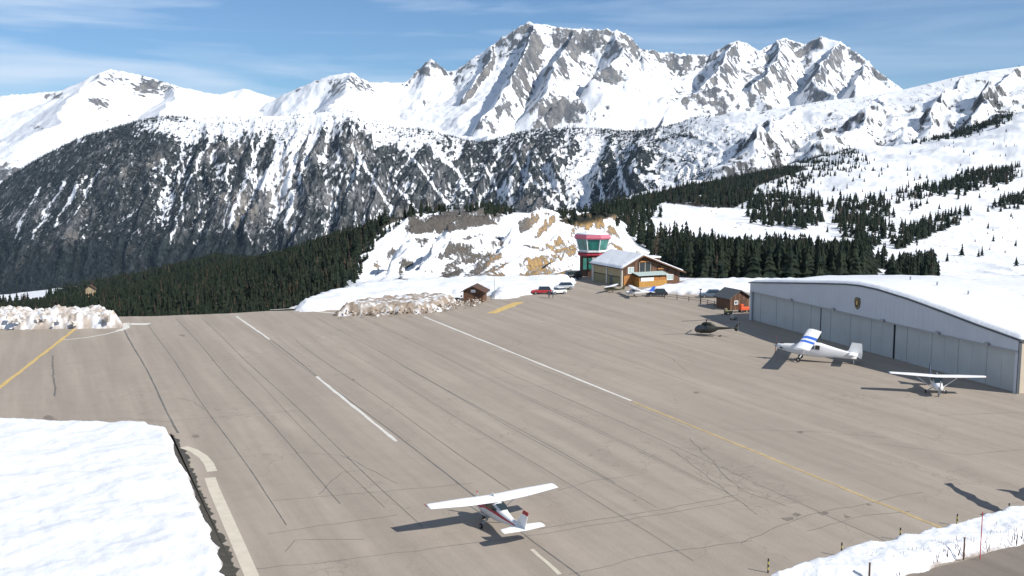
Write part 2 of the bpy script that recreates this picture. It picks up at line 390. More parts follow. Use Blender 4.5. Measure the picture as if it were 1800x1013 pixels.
    for cx, cy, rx, ry, w in ((1035, 78, 95, 32, .72), (1130, 72, 40, 30, .5), (985, 195, 50, 38, .78), (1255, 180, 75, 36, .66), (1345, 130, 60, 40, .45), (1480, 120, 80, 30, .4), (755, 118, 32, 20, .8), (600, 150, 60, 22, .55), (1060, 135, 60, 20, .5), (270, 150, 50, 16, .75), (190, 140, 60, 14, .55), (175, 178, 30, 12, .7), (100, 170, 25, 8, .6), (15, 310, 40, 22, 1.1), (70, 225, 16, 10, .6), (900, 110, 45, 60, .4)):
        g = np.exp(-((px-cx)/rx)**2-((py-cy)/ry)**2)
        rock = np.maximum(rock, g*w+n1*0.5+n2*0.5+n4*.3+slope*0.10-.66)
    rc = lerp3(ROCKG*1.05, ROCKD*1.6, sstep(-0.2, 0.3, fbm(X/120, DD/120, 3, 71)))
    col = np.concatenate([rc, np.clip(0.5+rock*0.9, 0.05, 0.68)[..., None]], -1)
    o = np_mesh('mountain_massif', np.stack([X, DD, Z], -1).reshape(-1, 3), grid_faces(nr, nc), m_far, col)
    tag(o, kind='structure')
far_massif()

# ================================================================== MIDDLE RANGE (forested cliff mountain)
m_mid = mat_mask('cliff_surface', tuple(SNOWC), 0.085, 2.0, 3.5, 9, 0.05, 0.85, 0.09, 3, 0.02, stretch=(1, .32, .16))
def table_field(table, Ds, a_grid, D_grid, smooth=True):
    """table: {px: [(D, py), ...]} -> height over the (a, D) grid, going through every listed point"""
    cols = []
    for px in sorted(table):
        pts = table[px]
        dl = [math.log(p[0]) for p in pts]; aa = []; ee = []
        for D, py in pts:
            x, y, z = ptD(px, py, D); aa.append(x/D); ee.append((z-CAMH)/D)
        L = np.log(Ds)
        cols.append((np.interp(L, dl, aa), np.interp(L, dl, ee)))
    out = np.zeros((len(Ds), len(a_grid)))
    for k in range(len(Ds)):
        xs = np.array([c[0][k] for c in cols]); es = np.array([c[1][k] for c in cols])
        out[k] = np.interp(a_grid, xs, es)
    if smooth:
        n = max(3, int(len(a_grid)*0.012)) | 1
        ker = np.hanning(n+2)[1:-1]; ker /= ker.sum()
        pad = n//2
        out = np.apply_along_axis(lambda r: np.convolve(np.pad(r, pad, mode='edge'), ker, 'valid'), 1, out)
    return CAMH+out*np.array(Ds)[:, None]

MID = {}
mid_sky = [(-250, 400), (-100, 360), (0, 325), (40, 296), (80, 272), (140, 243), (200, 225), (240, 214), (290, 205), (340, 208), (400, 206), (450, 203), (500, 205), (560, 198), (600, 193), (625, 195), (655, 212), (690, 226), (740, 228), (790, 240), (835, 251), (870, 246), (900, 236), (950, 228), (1000, 226), (1060, 228), (1110, 232), (1170, 222), (1220, 205), (1290, 195), (1360, 192), (1440, 178), (1500, 172), (1560, 162), (1590, 157), (1640, 145), (1690, 133), (1740, 124), (1800, 116), (1900, 110), (2050, 100)]
for px, ys in mid_sky:
    r = sstep(1050, 1400, px)          # right part lies nearer and reaches less deep
    Dr = 4100-500*r
    yb = 575 if px < 900 else np.interp(px, [900, 1200, 1500, 1800, 2050], [520, 420, 330, 290, 280])
    if px < 1100: pts = [(2700, yb), (3100, yb-60), (3350, ys+0.66*(yb-60-ys)), (3600, ys+0.42*(yb-60-ys)), (3850, ys+0.2*(yb-60-ys)), (Dr, ys), (Dr+350, ys+18), (Dr+900, ys+60)]
    else: pts = [(2300, yb), (2700, ys+0.72*(yb-ys)), (3000, ys+0.5*(yb-ys)), (3300, ys+0.25*(yb-ys)), (Dr, ys), (Dr+350, ys+16), (Dr+900, ys+60)]
    MID[px] = pts
MIDG = {}
def mid_range():
    nc, nr = 1050, 300
    a = np.linspace(-0.60, 0.60, nc)
    D = np.concatenate([np.linspace(2300, 4160, nr-14), np.linspace(4190, 5000, 14)])
    A, DD = np.meshgrid(a, D); X = A*DD
    Z = table_field(MID, D, a, D)
    Zr = Z[np.argmin(np.abs(D-4080))][None, :]
    px0, py0 = project(X, DD, Z)
    skyl = np.interp(px0, [p for p, _ in mid_sky], [y for _, y in mid_sky])
    depth = np.clip((py0-skyl)/60, 0, 1)          # 0 at the ridge
    right = sstep(1150, 1350, px0)
    # gullies running down the face
    wob = fbm(X/260, DD/420, 4, 3)*90 + (DD-3900)*0.30*np.interp(px0, [0, 250, 480, 620, 700, 900, 1200], [1.2, 0.7, 0.25, 0.0, -0.9, -0.6, 0.1])
    g1 = ridged((X+wob)/170, DD/1500, 3, 5); g2 = ridged((X+wob*1.1)/62, DD/700, 3, 15)
    cliff = (1-right)
    g3 = ridged((X+wob*1.3+fbm(X/30, DD/60, 3, 17)*14)/27, DD/420, 3, 19)
    Z = Z+((g1-0.5)*62+(g2-0.5)*30+(g3-.5)*13)*depth*cliff*np.interp(px0, [0, 250, 450], [.4, .55, 1])
    # right part: spurs with steep shaded left flanks
    for pts, st, foot in (([(1860, 108, 3650), (1790, 122, 3500), (1735, 160, 3200), (1712, 205, 2950), (1690, 230, 2800)], 0.2, 1.15),
                          ([(1700, 134, 3600), (1672, 152, 3450), (1650, 185, 3150), (1640, 215, 2950)], 0.2, 1.1),
                          ([(1560, 166, 3600), (1535, 188, 3300), (1500, 215, 3000), (1450, 240, 2800)], 0.1, 0.8),
                          ([(1400, 190, 3600), (1370, 215, 3200), (1320, 250, 2900)], 0.1, 0.7)):
        P = [ptD(*p) for p in pts]
        wxx = X+fbm(X/200, DD/200, 3, 77)*50
        for (x1, y1, z1), (x2, y2, z2) in zip(P[:-1], P[1:]):
            d, t = segdist(wxx, DD, x1, y1, x2, y2)
            Z = np.maximum(Z, z1+(z2-z1)*t+6-foot*d-st*60*(1-np.exp(-d/60)))
    Z = Z+(ridged(X/300, DD/340, 5, 25)-0.45)*55*right*depth
    Z = Z+fbm(X/38, DD/45, 4, 35)*(9*cliff+8*right)*(0.25+0.75*depth)
    dzdx = np.gradient(Z, axis=1)/np.gradient(X, axis=1); dzdy = np.gradient(Z, axis=0)/np.gradient(DD, axis=0)
    slope = np.hypot(dzdx, dzdy)
    px, py = project(X, DD, Z)
    # ---- what covers the ground: forest floor / rock / snow
    sp = fbm(X/16, DD/22, 3, 45); big = fbm(X/220, DD/260, 4, 55); md = fbm(X/60, DD/110, 4, 65)
    rockmask = sstep(-0.02, 0.4, big+md*.5+sp*.25-.12+0.35*np.exp(-((px-560)/150)**2-((py-330)/120)**2)+0.25*np.exp(-((px-90)/90)**2-((py-400)/50)**2)+0.15*sstep(230, 300, py)*sstep(850, 650, px)*sstep(430, 620, px))
    tanm = sstep(0.1, 0.5, fbm(X/110, DD/200, 3, 75)+0.15)
    rc = lerp3(C(0.082, 0.085, 0.089), C(0.138, 0.128, 0.115), tanm)
    fc = np.broadcast_to(C(0.022, 0.028, 0.030), rc.shape)
    base = lerp3(fc, rc, rockmask)
    base = lerp3(base, base*0.55, sstep(0.0, 0.5, sp))
    base = base+0.022*(sstep(430, 330, py)*sstep(1150, 900, px))[..., None]
    # snow in gully floors and on the top shelf
    gully = sstep(0.30, 0.12, g1)*0.75+sstep(0.32, 0.10, g2)*0.6
    topshelf = sstep(60, 5, py-skyl)*np.interp(px, [0, 230, 300, 560, 620, 680, 760, 850, 1200, 1300], [0, 0.15, 1.25, 1.3, 0.75, 0.8, 0.5, 0.25, 0.5, 1.0])
    # long snow chutes of the photograph: (top px,py, bottom px,py, width)
    chute = np.zeros_like(px)
    for x1, y1, x2, y2, w in ((385, 215, 330, 320, 5), (330, 320, 300, 430, 4), (322, 225, 324, 310, 4), (470, 215, 405, 400, 8), (500, 212, 470, 330, 12), (525, 215, 505, 340, 9), (540, 215, 455, 330, 10), (440, 215, 445, 300, 4), (560, 210, 500, 400, 6), (405, 290, 395, 400, 3), (290, 280, 285, 400, 2.5), (150, 310, 90, 400, 4), (110, 320, 60, 420, 5), (180, 290, 130, 380, 3), (70, 330, 20, 420, 4), (690, 235, 800, 375, 5), (740, 235, 790, 290, 9), (760, 245, 830, 340, 5), (620, 260, 690, 375, 5), (850, 290, 900, 370, 4), (960, 290, 1000, 365, 5), (920, 300, 985, 370, 4), (1040, 270, 1060, 350, 6), (1000, 300, 1040, 370, 4), (1080, 260, 1100, 340, 6), (1120, 300, 1150, 350, 5), (900, 270, 930, 330, 4), (700, 330, 740, 380, 4)):
        d, t = segdist(px+md*14, py+md*5, x1, y1, x2, y2)
        chute = np.maximum(chute, sstep(w, w*0.3, d*(1+0.5*t)))
    midright = np.interp(px, [560, 700, 900, 1100, 1200], [0, 0.1, 0.22, 0.4, 0.5])
    snow = sstep(.42,.15,g3)*.35*np.interp(px, [0, 400, 520, 1200], [.5, .8, 1.2, 1.0])+gully*np.interp(px, [0, 200, 420, 600, 800, 1000, 1200], [0.35, 0.28, 0.75, 0.7, 0.6, 0.75, 0.9])*sstep(520, 330, py)+topshelf+chute*1.0+0.85*sp+0.4*md+midright*0.5-0.56
    snow = sstep(0.02, 0.24, snow)
    srt = sstep(0.25, 0.6, 1.15-slope*0.5+md*0.9+sp*0.4-0.55*sstep(40, 150, py-skyl)*sstep(1500, 1250, px))
    snow = snow*(1-right)+srt*right
    base = lerp3(base, np.broadcast_to(C(0.14, 0.135, 0.13), base.shape), right*0.6)
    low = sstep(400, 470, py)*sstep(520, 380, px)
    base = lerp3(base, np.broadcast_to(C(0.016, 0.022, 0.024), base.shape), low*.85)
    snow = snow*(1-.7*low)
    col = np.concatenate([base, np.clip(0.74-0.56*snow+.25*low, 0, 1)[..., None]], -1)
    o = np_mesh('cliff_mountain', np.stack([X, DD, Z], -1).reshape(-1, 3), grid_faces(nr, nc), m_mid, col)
    tag(o, kind='structure')
    MIDG.update(a=a, D=D, Z=Z, snow=snow, rock=rockmask*(1-low))
mid_range()
def sample(G, A, D, key='Z'):
    ia = np.clip(np.interp(A, G['a'], np.arange(len(G['a']))), 0, len(G['a'])-1.001); iD = np.clip(np.interp(D, G['D'], np.arange(len(G['D']))), 0, len(G['D'])-1.001)
    i0 = ia.astype(int); j0 = iD.astype(int); fa = ia-i0; fd = iD-j0; Z = G[key]
    return (Z[j0, i0]*(1-fa)+Z[j0, i0+1]*fa)*(1-fd)+(Z[j0+1, i0]*(1-fa)+Z[j0+1, i0+1]*fa)*fd

# ================================================================== NEAR TERRAIN
m_near = mat_mask('hill_surface', tuple(SNOWC), 0.6, 1.3, 6.0, 1.6, 0.5, 0.4, 0.6, 0.5, 0.2)
NEAR = {
 -300: [(150, 625), (190, 560), (240, 612), (300, 605), (400, 580), (520, 570), (700, 562), (1000, 552), (1250, 535), (1500, 560), (2300, 640)],
 0:    [(150, 625), (190, 560), (240, 612), (300, 600), (400, 572), (520, 560), (700, 552), (1000, 538), (1250, 519), (1500, 545), (2300, 640)],
 120:  [(150, 625), (190, 560), (240, 612), (300, 595), (400, 562), (520, 545), (700, 533), (1000, 518), (1250, 505), (1500, 530), (2300, 640)],
 240:  [(150, 625), (190, 559), (240, 610), (300, 590), (400, 548), (520, 526), (700, 514), (1000, 500), (1250, 487), (1500, 510), (2300, 620)],
 380:  [(150, 625), (190, 557), (240, 605), (300, 570), (400, 525), (520, 494), (700, 480), (1000, 466), (1250, 455), (1500, 480), (2300, 600)],
 500:  [(150, 625), (190, 556), (240, 596), (300, 550), (400, 496), (520, 463), (700, 462), (1000, 470), (1500, 520), (2300, 600)],
 600:  [(150, 625), (190, 553), (240, 560), (300, 527), (400, 478), (520, 424), (700, 440), (1000, 480), (1500, 520), (2300, 600)],
 680:  [(150, 625), (190, 553), (240, 528), (300, 512), (400, 455), (500, 398), (560, 398), (700, 440), (1000, 480), (2300, 600)],
 760:  [(150, 625), (190, 553), (240, 515), (300, 508), (400, 443), (500, 372), (540, 369), (700, 430), (1000, 480), (2300, 600)],
 850:  [(150, 625), (190, 553), (240, 510), (300, 506), (400, 440), (500, 372), (540, 368), (700, 430), (1000, 460), (2300, 560)],
 930:  [(150, 625), (190, 553), (240, 508), (300, 503), (400, 443), (500, 382), (560, 374), (700, 410), (1000, 420), (2300, 500)],
 1000: [(150, 625), (190, 553), (240, 504), (300, 500), (400, 440), (500, 395), (620, 378), (800, 382), (1000, 395), (2300, 440)],
 1080: [(150, 625), (190, 553), (240, 500), (300, 498), (400, 452), (500, 410), (700, 370), (1000, 358), (1500, 352), (2300, 400)],
 1200: [(150, 625), (190, 553), (240, 499), (300, 496), (400, 474), (520, 440), (700, 380), (1000, 345), (1400, 322), (2300, 360)],
 1350: [(150, 625), (190, 553), (240, 499), (300, 496), (400, 484), (520, 450), (700, 400), (1000, 352), (1400, 315), (1800, 296), (2300, 320)],
 1500: [(150, 625), (190, 553), (240, 499), (300, 496), (400, 488), (520, 462), (700, 410), (1000, 352), (1400, 302), (1800, 270), (2000, 262), (2300, 275)],
 1650: [(150, 625), (190, 553), (240, 500), (300, 498), (400, 490), (520, 472), (700, 430), (1000, 368), (1400, 305), (1800, 262), (2100, 246), (2300, 252)],
 1800: [(150, 625), (190, 553), (240, 502), (300, 500), (400, 494), (520, 482), (700, 450), (1000, 385), (1400, 310), (1800, 250), (2150, 196), (2300, 200)],
 2100: [(150, 625), (190, 553), (240, 506), (300, 503), (400, 497), (520, 486), (700, 455), (1000, 390), (1400, 310), (1800, 240), (2150, 180), (2300, 180)],
}
NG = {}
POLY_ROCK = [  # (polygon in photo pixels, colour, strength)
 ([(708, 398), (735, 380), (790, 368), (850, 362), (885, 372), (880, 385), (845, 402), (780, 412), (715, 410)], C(0.12, 0.11, 0.10), 1.0),
 ([(725, 418), (750, 416), (755, 430), (735, 434)], C(0.11, 0.10, 0.09), 1.0),
 ([(770, 490), (785, 455), (810, 435), (850, 428), (868, 445), (868, 490)], C(0.13, 0.115, 0.10), 0.62),
 ([(858, 425), (880, 412), (888, 425), (870, 440)], C(0.15, 0.12, 0.10), 0.9),
 ([(855, 490), (862, 450), (880, 440), (895, 460), (885, 490)], C(0.32, 0.22, 0.12), 0.6),
 ([(905, 490), (935, 450), (965, 430), (1010, 412), (1020, 440), (1005, 480), (960, 492)], C(0.42, 0.28, 0.13), 0.62),
 ([(985, 405), (1010, 392), (1040, 382), (1060, 390), (1030, 405), (1000, 415)], C(0.42, 0.27, 0.12), 0.85),
 ([(1075, 430), (1088, 425), (1098, 445), (1085, 455)], C(0.40, 0.26, 0.13), 0.8),
 ([(655, 460), (668, 440), (672, 470), (662, 490)], C(0.3, 0.22, 0.14), 0.6),
 ([(695, 495), (705, 460), (715, 455), (712, 495)], C(0.12, 0.11, 0.09), 0.8),
 ([(695, 452), (720, 452), (728, 462), (700, 464)], C(0.12, 0.11, 0.09), 0.8),
]
LEFT_FOREST = [(-400, 640), (-400, 560), (0, 548), (60, 543), (120, 534), (200, 517), (300, 494), (380, 474), (450, 462), (520, 445), (600, 412), (660, 392), (720, 379), (760, 372), (720, 384), (680, 400), (652, 425), (628, 455), (612, 490), (600, 520), (560, 560), (500, 600), (300, 640)]
RF = {'ridge': [(985, 392), (1040, 378), (1100, 358), (1150, 345), (1200, 333), (1260, 322), (1320, 308), (1380, 297), (1420, 300), (1360, 318), (1330, 330), (1318, 352), (1290, 368), (1230, 366), (1170, 358), (1110, 374), (1060, 388), (1010, 400)],
      'stand': [(1130, 402), (1150, 425), (1190, 432), (1260, 436), (1320, 442), (1380, 448), (1440, 450), (1500, 448), (1527, 455), (1527, 500), (1200, 502), (1160, 480), (1140, 450), (1122, 430)]}
def near_terrain():
    nc, nr = 820, 430
    a = np.linspace(-0.62, 0.62, nc)
    D = np.concatenate([np.linspace(150, 335, 60), np.linspace(336.5, 570, 210), np.exp(np.linspace(math.log(574), math.log(2300), nr-270))])
    A, DD = np.meshgrid(a, D); X = A*DD
    Z = table_field(NEAR, D, a, D)
    px, py = project(X, DD, Z)
    q = sstep(610, 680, px)*sstep(1130, 1070, px)*sstep(320, 360, DD)*sstep(640, 540, DD)        # quarry slope
    qc = q*sstep(505, 480, py)*sstep(366, 385, py)
    Z += (ridged((X-0.55*(DD-450)+fbm(X/14, DD/14, 3, 8)*2.5)/23, (DD-450)/110, 3, 4)-0.5)*11.5*qc*sstep(368, 400, py)
    Z += fbm(X/9, DD/9, 4, 12)*1.2*qc
    wq = fbm(X/16, DD/16, 4, 13)*3.5
    for line, hgt in (([(1035, 388, 560), (985, 418, 500), (932, 455, 430), (885, 494, 372)], 10), ([(905, 402, 500), (865, 425, 465), (812, 458, 425), (765, 494, 375)], 8), ([(1075, 400, 560), (1060, 430, 480), (1030, 470, 400)], 6), ([(745, 430, 470), (715, 462, 420), (690, 494, 380)], 5)):
        Pq = [ptD(*p) for p in line]; best = np.full(X.shape, -1e9)
        for (x1, y1, z1), (x2, y2, z2) in zip(Pq[:-1], Pq[1:]):
            dx_, dy_ = x2-x1, y2-y1; Lq = math.hypot(dx_, dy_)
            dist, tt = segdist(X+wq, DD, x1, y1, x2, y2); side = ((X+wq-x1)*dy_-(DD-y1)*dx_)/Lq     # negative on the right of the line (towards +x)
            best = np.maximum(best, np.where(side > 0, hgt-1.5*dist, hgt-0.30*dist))
        Z += np.maximum(best, 0)*q*sstep(505, 480, py)*sstep(380, 425, py)
    Z += (ridged((X-0.55*(DD-450)+wq*.6)/9, (DD-450)/120, 3, 14)-.5)*3.8*qc
    r = sstep(1080, 1160, px)*sstep(310, 420, DD)
    Z += r*(fbm(X/70, DD/90, 4, 22)*8.0*sstep(350, 900, DD)+(ridged((X+DD*.3)/45, (DD-X*.2)/60, 4, 24)-.45)*2.6*sstep(320, 520, DD))
    Z += r*sstep(800, 1600, DD)*(ridged(X/130, DD/150, 4, 26)-.45)*9
    l = sstep(620, 560, px)*sstep(210, 300, DD)
    Z += l*fbm(X/60, DD/60, 4, 27)*3
    px, py = project(X, DD, Z)
    n5 = fbm((X-0.55*(DD-450))/3.2, (DD+Z*2)/26, 4, 88)+.35*fbm(X/18, DD/18, 3, 89)
    n1 = fbm(X/7, (DD*.45+Z*2.0)/7, 4, 33); n2 = fbm(X/2.4, (DD*.45+Z*2.2)/2.4, 3, 36); n3 = fbm(X/30, DD/40, 4, 39)
    col = np.broadcast_to(C(0.12, 0.11, 0.10), X.shape+(3,)).copy(); cov = np.zeros(X.shape)
    dzdx = np.gradient(Z, axis=1)/np.gradient(X, axis=1); dzdy = np.gradient(Z, axis=0)/np.gradient(DD, axis=0)
    slope = np.hypot(dzdx, dzdy)
    rk = qc*sstep(0.6, 1.15, slope*0.35+n5*.9+n2*0.3)
    col = lerp3(C(0.12, 0.11, 0.10), C(0.30, 0.21, 0.12), sstep(0.0, 0.4, n3+0.004*(px-900)))
    cov = rk*.85
    for poly, c, s in POLY_ROCK:
        d = polydist(px+n1*14, py+n1*9, poly)
        w = sstep(-4, 5, d)*np.clip(0.30+0.55*s+(n2*0.25+n5*1.1)*(1.35-s), 0, 1)
        col = lerp3(col, np.broadcast_to(c*.8, col.shape), sstep(-4, 1, d)); cov = np.maximum(cov, w)
    # shrubs and stones poking through the snow on the right slopes
    spk = r*sstep(0.30, 0.40, n2*0.7+n3*0.4+n1*0.3)*sstep(2100, 900, DD)
    col = lerp3(col, np.broadcast_to(C(0.10, 0.085, 0.065), col.shape), r); cov = np.maximum(cov, spk*.8)
    # dark litter below dense forest
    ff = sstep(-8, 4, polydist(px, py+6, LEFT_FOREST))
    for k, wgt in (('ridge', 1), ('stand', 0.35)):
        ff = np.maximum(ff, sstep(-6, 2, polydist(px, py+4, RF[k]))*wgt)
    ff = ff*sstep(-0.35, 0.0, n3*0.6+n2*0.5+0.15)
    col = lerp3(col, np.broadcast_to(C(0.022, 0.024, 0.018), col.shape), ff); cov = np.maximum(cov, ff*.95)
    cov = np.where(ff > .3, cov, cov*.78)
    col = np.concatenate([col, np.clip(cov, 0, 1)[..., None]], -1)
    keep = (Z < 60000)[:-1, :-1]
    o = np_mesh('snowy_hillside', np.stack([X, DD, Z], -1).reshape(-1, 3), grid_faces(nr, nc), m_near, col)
    tag(o, kind='structure')
    NG.update(a=a, D=D, Z=Z)
near_terrain()
# snow-covered ground around and below the paved area, reaching to the horizon
g = MB(); S = 26000
g.add([(-S, -S, -480), (S, -S, -480), (S, S, -480), (-S, S, -480)], [(0, 1, 2, 3)]); tag(g.build('valley_floor', 'snow'), kind='structure')
def ground_sheet():
    xs = np.concatenate([[-2500, -1200, -600], np.linspace(-300, 300, 60), [600, 1200, 2500]]); ys = np.concatenate([[-2500, -1200, -500], np.linspace(-200, 165, 40)])
    X, Y = np.meshgrid(xs, ys); Z = -1.2+0.3*fbm(X/30, Y/30, 3, 2)
    Z = np.where(Z > -0.8, -0.8, Z)
    tag(np_mesh('snow_field', np.stack([X, Y, Z], -1).reshape(-1, 3), grid_faces(len(ys), len(xs)), MATS['snow']), kind='structure')
ground_sheet()

# ================================================================== PAVED APRON
def asphalt_mat(name, c1, c2, crack=True):
    m = bpy.data.materials.new(name); m.use_nodes = True; nt = m.node_tree; b = nt.nodes['Principled BSDF']; L = nt.links
    b.inputs['Roughness'].default_value = 0.88; b.inputs['Specular IOR Level'].default_value = 0.25
    t = nt.nodes.new('ShaderNodeTexCoord')
    def noise(scale, detail=6, rough=0.6, vec=None, dist=0):
        n = nt.nodes.new('ShaderNodeTexNoise'); n.inputs['Scale'].default_value = scale; n.inputs['Detail'].default_value = detail; n.inputs['Roughness'].default_value = rough; n.inputs['Distortion'].default_value = dist
        L.new(vec if vec is not None else t.outputs['Object'], n.inputs['Vector']); return n.outputs['Fac']
    def mr(x, a, b_, c, d):
        n = nt.nodes.new('ShaderNodeMapRange'); n.inputs[1].default_value = a; n.inputs[2].default_value = b_; n.inputs[3].default_value = c; n.inputs[4].default_value = d; L.new(x, n.inputs[0]); return n.outputs[0]
    def mix(f, a, b_, mode='MIX'):
        n = nt.nodes.new('ShaderNodeMixRGB'); n.blend_type = mode
        if isinstance(f, float): n.inputs[0].default_value = f
        else: L.new(f, n.inputs[0])
        for k, s in ((1, a), (2, b_)):
            if isinstance(s, tuple): n.inputs[k].default_value = (*s, 1)
            else: L.new(s, n.inputs[k])
        return n.outputs[0]
    # lanes of paving run along the runway direction: stretch the noise that way
    ma = nt.nodes.new('ShaderNodeMapping'); ma.vector_type = 'TEXTURE'; ma.inputs['Rotation'].default_value = (0, 0, RUN_ANG); ma.inputs['Scale'].default_value = (45, 2.6, 1)
    L.new(t.outputs['Object'], ma.inputs[0])
    lanes = noise(1.0, 4, 0.6, ma.outputs[0])
    c = mix(mr(noise(0.035, 5), 0.35, 0.65, 0, 1), c1, c2)
    c = mix(mr(lanes, 0.35, 0.62, 0.0, 0.8), c, tuple(x*0.84 for x in c1))
    c = mix(1.0, c, mr(noise(0.5, 8, 0.7), 0.3, 0.7, 0.95, 1.04), 'MULTIPLY')
    c = mix(1.0, c, mr(noise(6.0, 6, 0.8), 0.3, 0.7, 0.9, 1.1), 'MULTIPLY')
    c = mix(mr(noise(0.16, 6, 0.65), 0.62, 0.74, 0, 0.3), c, tuple(x*0.72 for x in c1))
    if crack:
        v = nt.nodes.new('ShaderNodeTexVoronoi'); v.feature = 'DISTANCE_TO_EDGE'; v.inputs['Scale'].default_value = 0.11
        vm = nt.nodes.new('ShaderNodeMixRGB'); vm.inputs[0].default_value = 0.5; vm.blend_type = 'ADD'
        nn = nt.nodes.new('ShaderNodeTexNoise'); nn.inputs['Scale'].default_value = 0.5; nn.inputs['Detail'].default_value = 6
        vs = nt.nodes.new('ShaderNodeVectorMath'); vs.operation = 'SCALE'; vs.inputs['Scale'].default_value = 5.0
        L.new(t.outputs['Object'], nn.inputs['Vector']); L.new(nn.outputs['Color'], vs.inputs[0])
        va = nt.nodes.new('ShaderNodeVectorMath'); va.operation = 'ADD'; L.new(t.outputs['Object'], va.inputs[0]); L.new(vs.outputs[0], va.inputs[1]); L.new(va.outputs[0], v.inputs['Vector'])
        ck = mr(v.outputs['Distance'], 0.0, 0.013, 1, 0)
        gate = mr(noise(0.06, 3), 0.45, 0.6, 0, 0.42)
        mu = nt.nodes.new('ShaderNodeMath'); mu.operation = 'MULTIPLY'; L.new(ck, mu.inputs[0]); L.new(gate, mu.inputs[1])
        c = mix(mu.outputs[0], c, tuple(x*0.45 for x in c1))
    L.new(c, b.inputs['Base Color'])
    bp = nt.nodes.new('ShaderNodeBump'); bp.inputs['Distance'].default_value = 0.015; L.new(noise(5, 6), bp.inputs['Height']); L.new(bp.outputs[0], b.inputs['Normal'])
    MATS[name] = m
vpd = ray(64, 283); RUN_ANG = math.atan2(vpd[1], vpd[0]); RUN = Vector((math.cos(RUN_ANG), math.sin(RUN_ANG), 0)); RUNP = Vector((-RUN.y, RUN.x, 0))
asphalt_mat('asphalt', (0.300, 0.257, 0.211), (0.340, 0.292, 0.241))
asphalt_mat('road_asphalt', (0.185, 0.155, 0.13), (0.21, 0.178, 0.15), False)
far_edge = [(-120, 557), (60, 557), (215, 557), (300, 555), (400, 551), (470, 547), (540, 545), (620, 540), (720, 535), (850, 522), (930, 505), (960, 497), (1005, 486), (1060, 478), (1140, 486), (1200, 494), (1260, 504), (1330, 505), (1450, 505), (1800, 520)]
pts = [at(x, y) for x, y in far_edge]+[Vector((165, 190, 0)), Vector((165, -60, 0)), Vector((-150, -60, 0)), Vector((-150, 150, 0))]
def jitter(ps, amp, step, seed=1):
    out = []; r = random.Random(seed)
    for a_, b_ in zip(ps[:-1], ps[1:]):
        n = max(1, int((b_-a_).length/step))
        for i in range(n):
            p = a_.lerp(b_, i/n)
            nrm = Vector((-(b_-a_).y, (b_-a_).x, 0)).normalized()
            out.append(p+nrm*r.uniform(-amp, amp))
    out.append(ps[-1]); return out
fe = jitter(pts[:len(far_edge)], 0.25, 2.0)
outline = fe+pts[len(far_edge):]
a_ = MB(); n = len(outline)
a_.add([(p.x, p.y, 0) for p in outline]+[(p.x, p.y, -2.0) for p in outline], [tuple(range(n))[::-1]]+[(i, (i+1) % n, n+(i+1) % n, n+i) for i in range(n)])
apron = tag(a_.build('paved_apron', 'asphalt'), kind='structure')

def ribbon(pts, w, z=0.006, jag=0.0, seed=0, step=None, w1=None):
    """flat strip following world points"""
    r = random.Random(seed); P = [Vector((p[0], p[1], 0)) for p in pts]
    if step:
        Q = []
        for a0, b0 in zip(P[:-1], P[1:]):
            k = max(1, int((b0-a0).length/step))
            Q += [a0.lerp(b0, i/k) for i in range(k)]
        P = Q+[P[-1]]
    L = []; R = []; N = len(P)
    for i, p in enumerate(P):
        d = (P[min(i+1, N-1)]-P[max(i-1, 0)]).normalized(); nn = Vector((-d.y, d.x, 0))
        ww = (w if w1 is None else w+(w1-w)*i/(N-1))/2
        j = r.uniform(-jag, jag)
        L.append(p+nn*(ww*(1+r.uniform(-.3, .3)*(jag > 0))+j)); R.append(p-nn*(ww*(1+r.uniform(-.3, .3)*(jag > 0))-j))
    vs = [(p.x, p.y, z) for p in L]+[(p.x, p.y, z) for p in R]
    return vs, [(i, i+1, N+i+1, N+i) for i in range(N-1)]
def line_obj(name, segs, material, z=0.006):
    m = MB()
    for pts, w, kw in segs:
        vs, fs = ribbon(pts, w, z, **kw); m.add(vs, fs)
    o = m.build(name, material, apron); tag(o)
    return o
A_ = lambda *ps: [at(x, y) for x, y in ps]
line_obj('white_edge_line', [(A_((745, 557), (1110, 705)), 0.42, dict(step=3, jag=0.02))], 'paint_white_line', 0.012)
line_obj('yellow_edge_line', [(A_((1113, 707), (1280, 775), (1450, 845), (1560, 890), (1655, 928)), 0.34, dict(step=0.8, jag=0.05))], 'paint_worn_yellow', 0.012)
line_obj('white_center_line', [(A_((415, 556), (474, 597)), 0.35, dict(step=2, jag=0.02))], 'paint_white_line', 0.012)
line_obj('white_center_line', [(A_((556, 662), (697, 776)), 0.38, dict(step=2, jag=0.02))], 'paint_white_line', 0.012)
line_obj('white_center_line', [(A_((934, 966), (960, 988), (984, 1010)), 0.30, dict(step=1, jag=0.03))], 'paint_cream_line', 0.012)
line_obj('yellow_taxi_line', [(A_((-80, 742), (0, 681), (133, 578)), 0.55, dict(step=2, jag=0.02))], 'paint_yellow_line', 0.012)
line_obj('yellow_apron_bar', [(A_((864, 551), (915, 531)), 1.7, dict(step=2, jag=0.05))], 'paint_yellow_line', 0.012)
line_obj('cream_border_line', [(A_((322, 786), (340, 792), (357, 803), (367, 815), (373, 829)), 0.85, dict(w1=0.9)), (A_((369, 840), (377, 862), (396, 905), (420, 960), (448, 1025), (470, 1075)), 0.95, {})], 'paint_cream_line', 0.012)
line_obj('white_curve_line', [(A_((112, 598), (150, 594), (185, 588), (208, 582)), 0.4, {}), (A_((208, 582), (222, 577), (222, 568)), 1.1, {})], 'paint_white_line', 0.012)
line_obj('white_threshold_bar', [(A_((228, 570), (262, 570)), 1.9, dict(step=1, jag=0.03))], 'paint_white_line', 0.012)
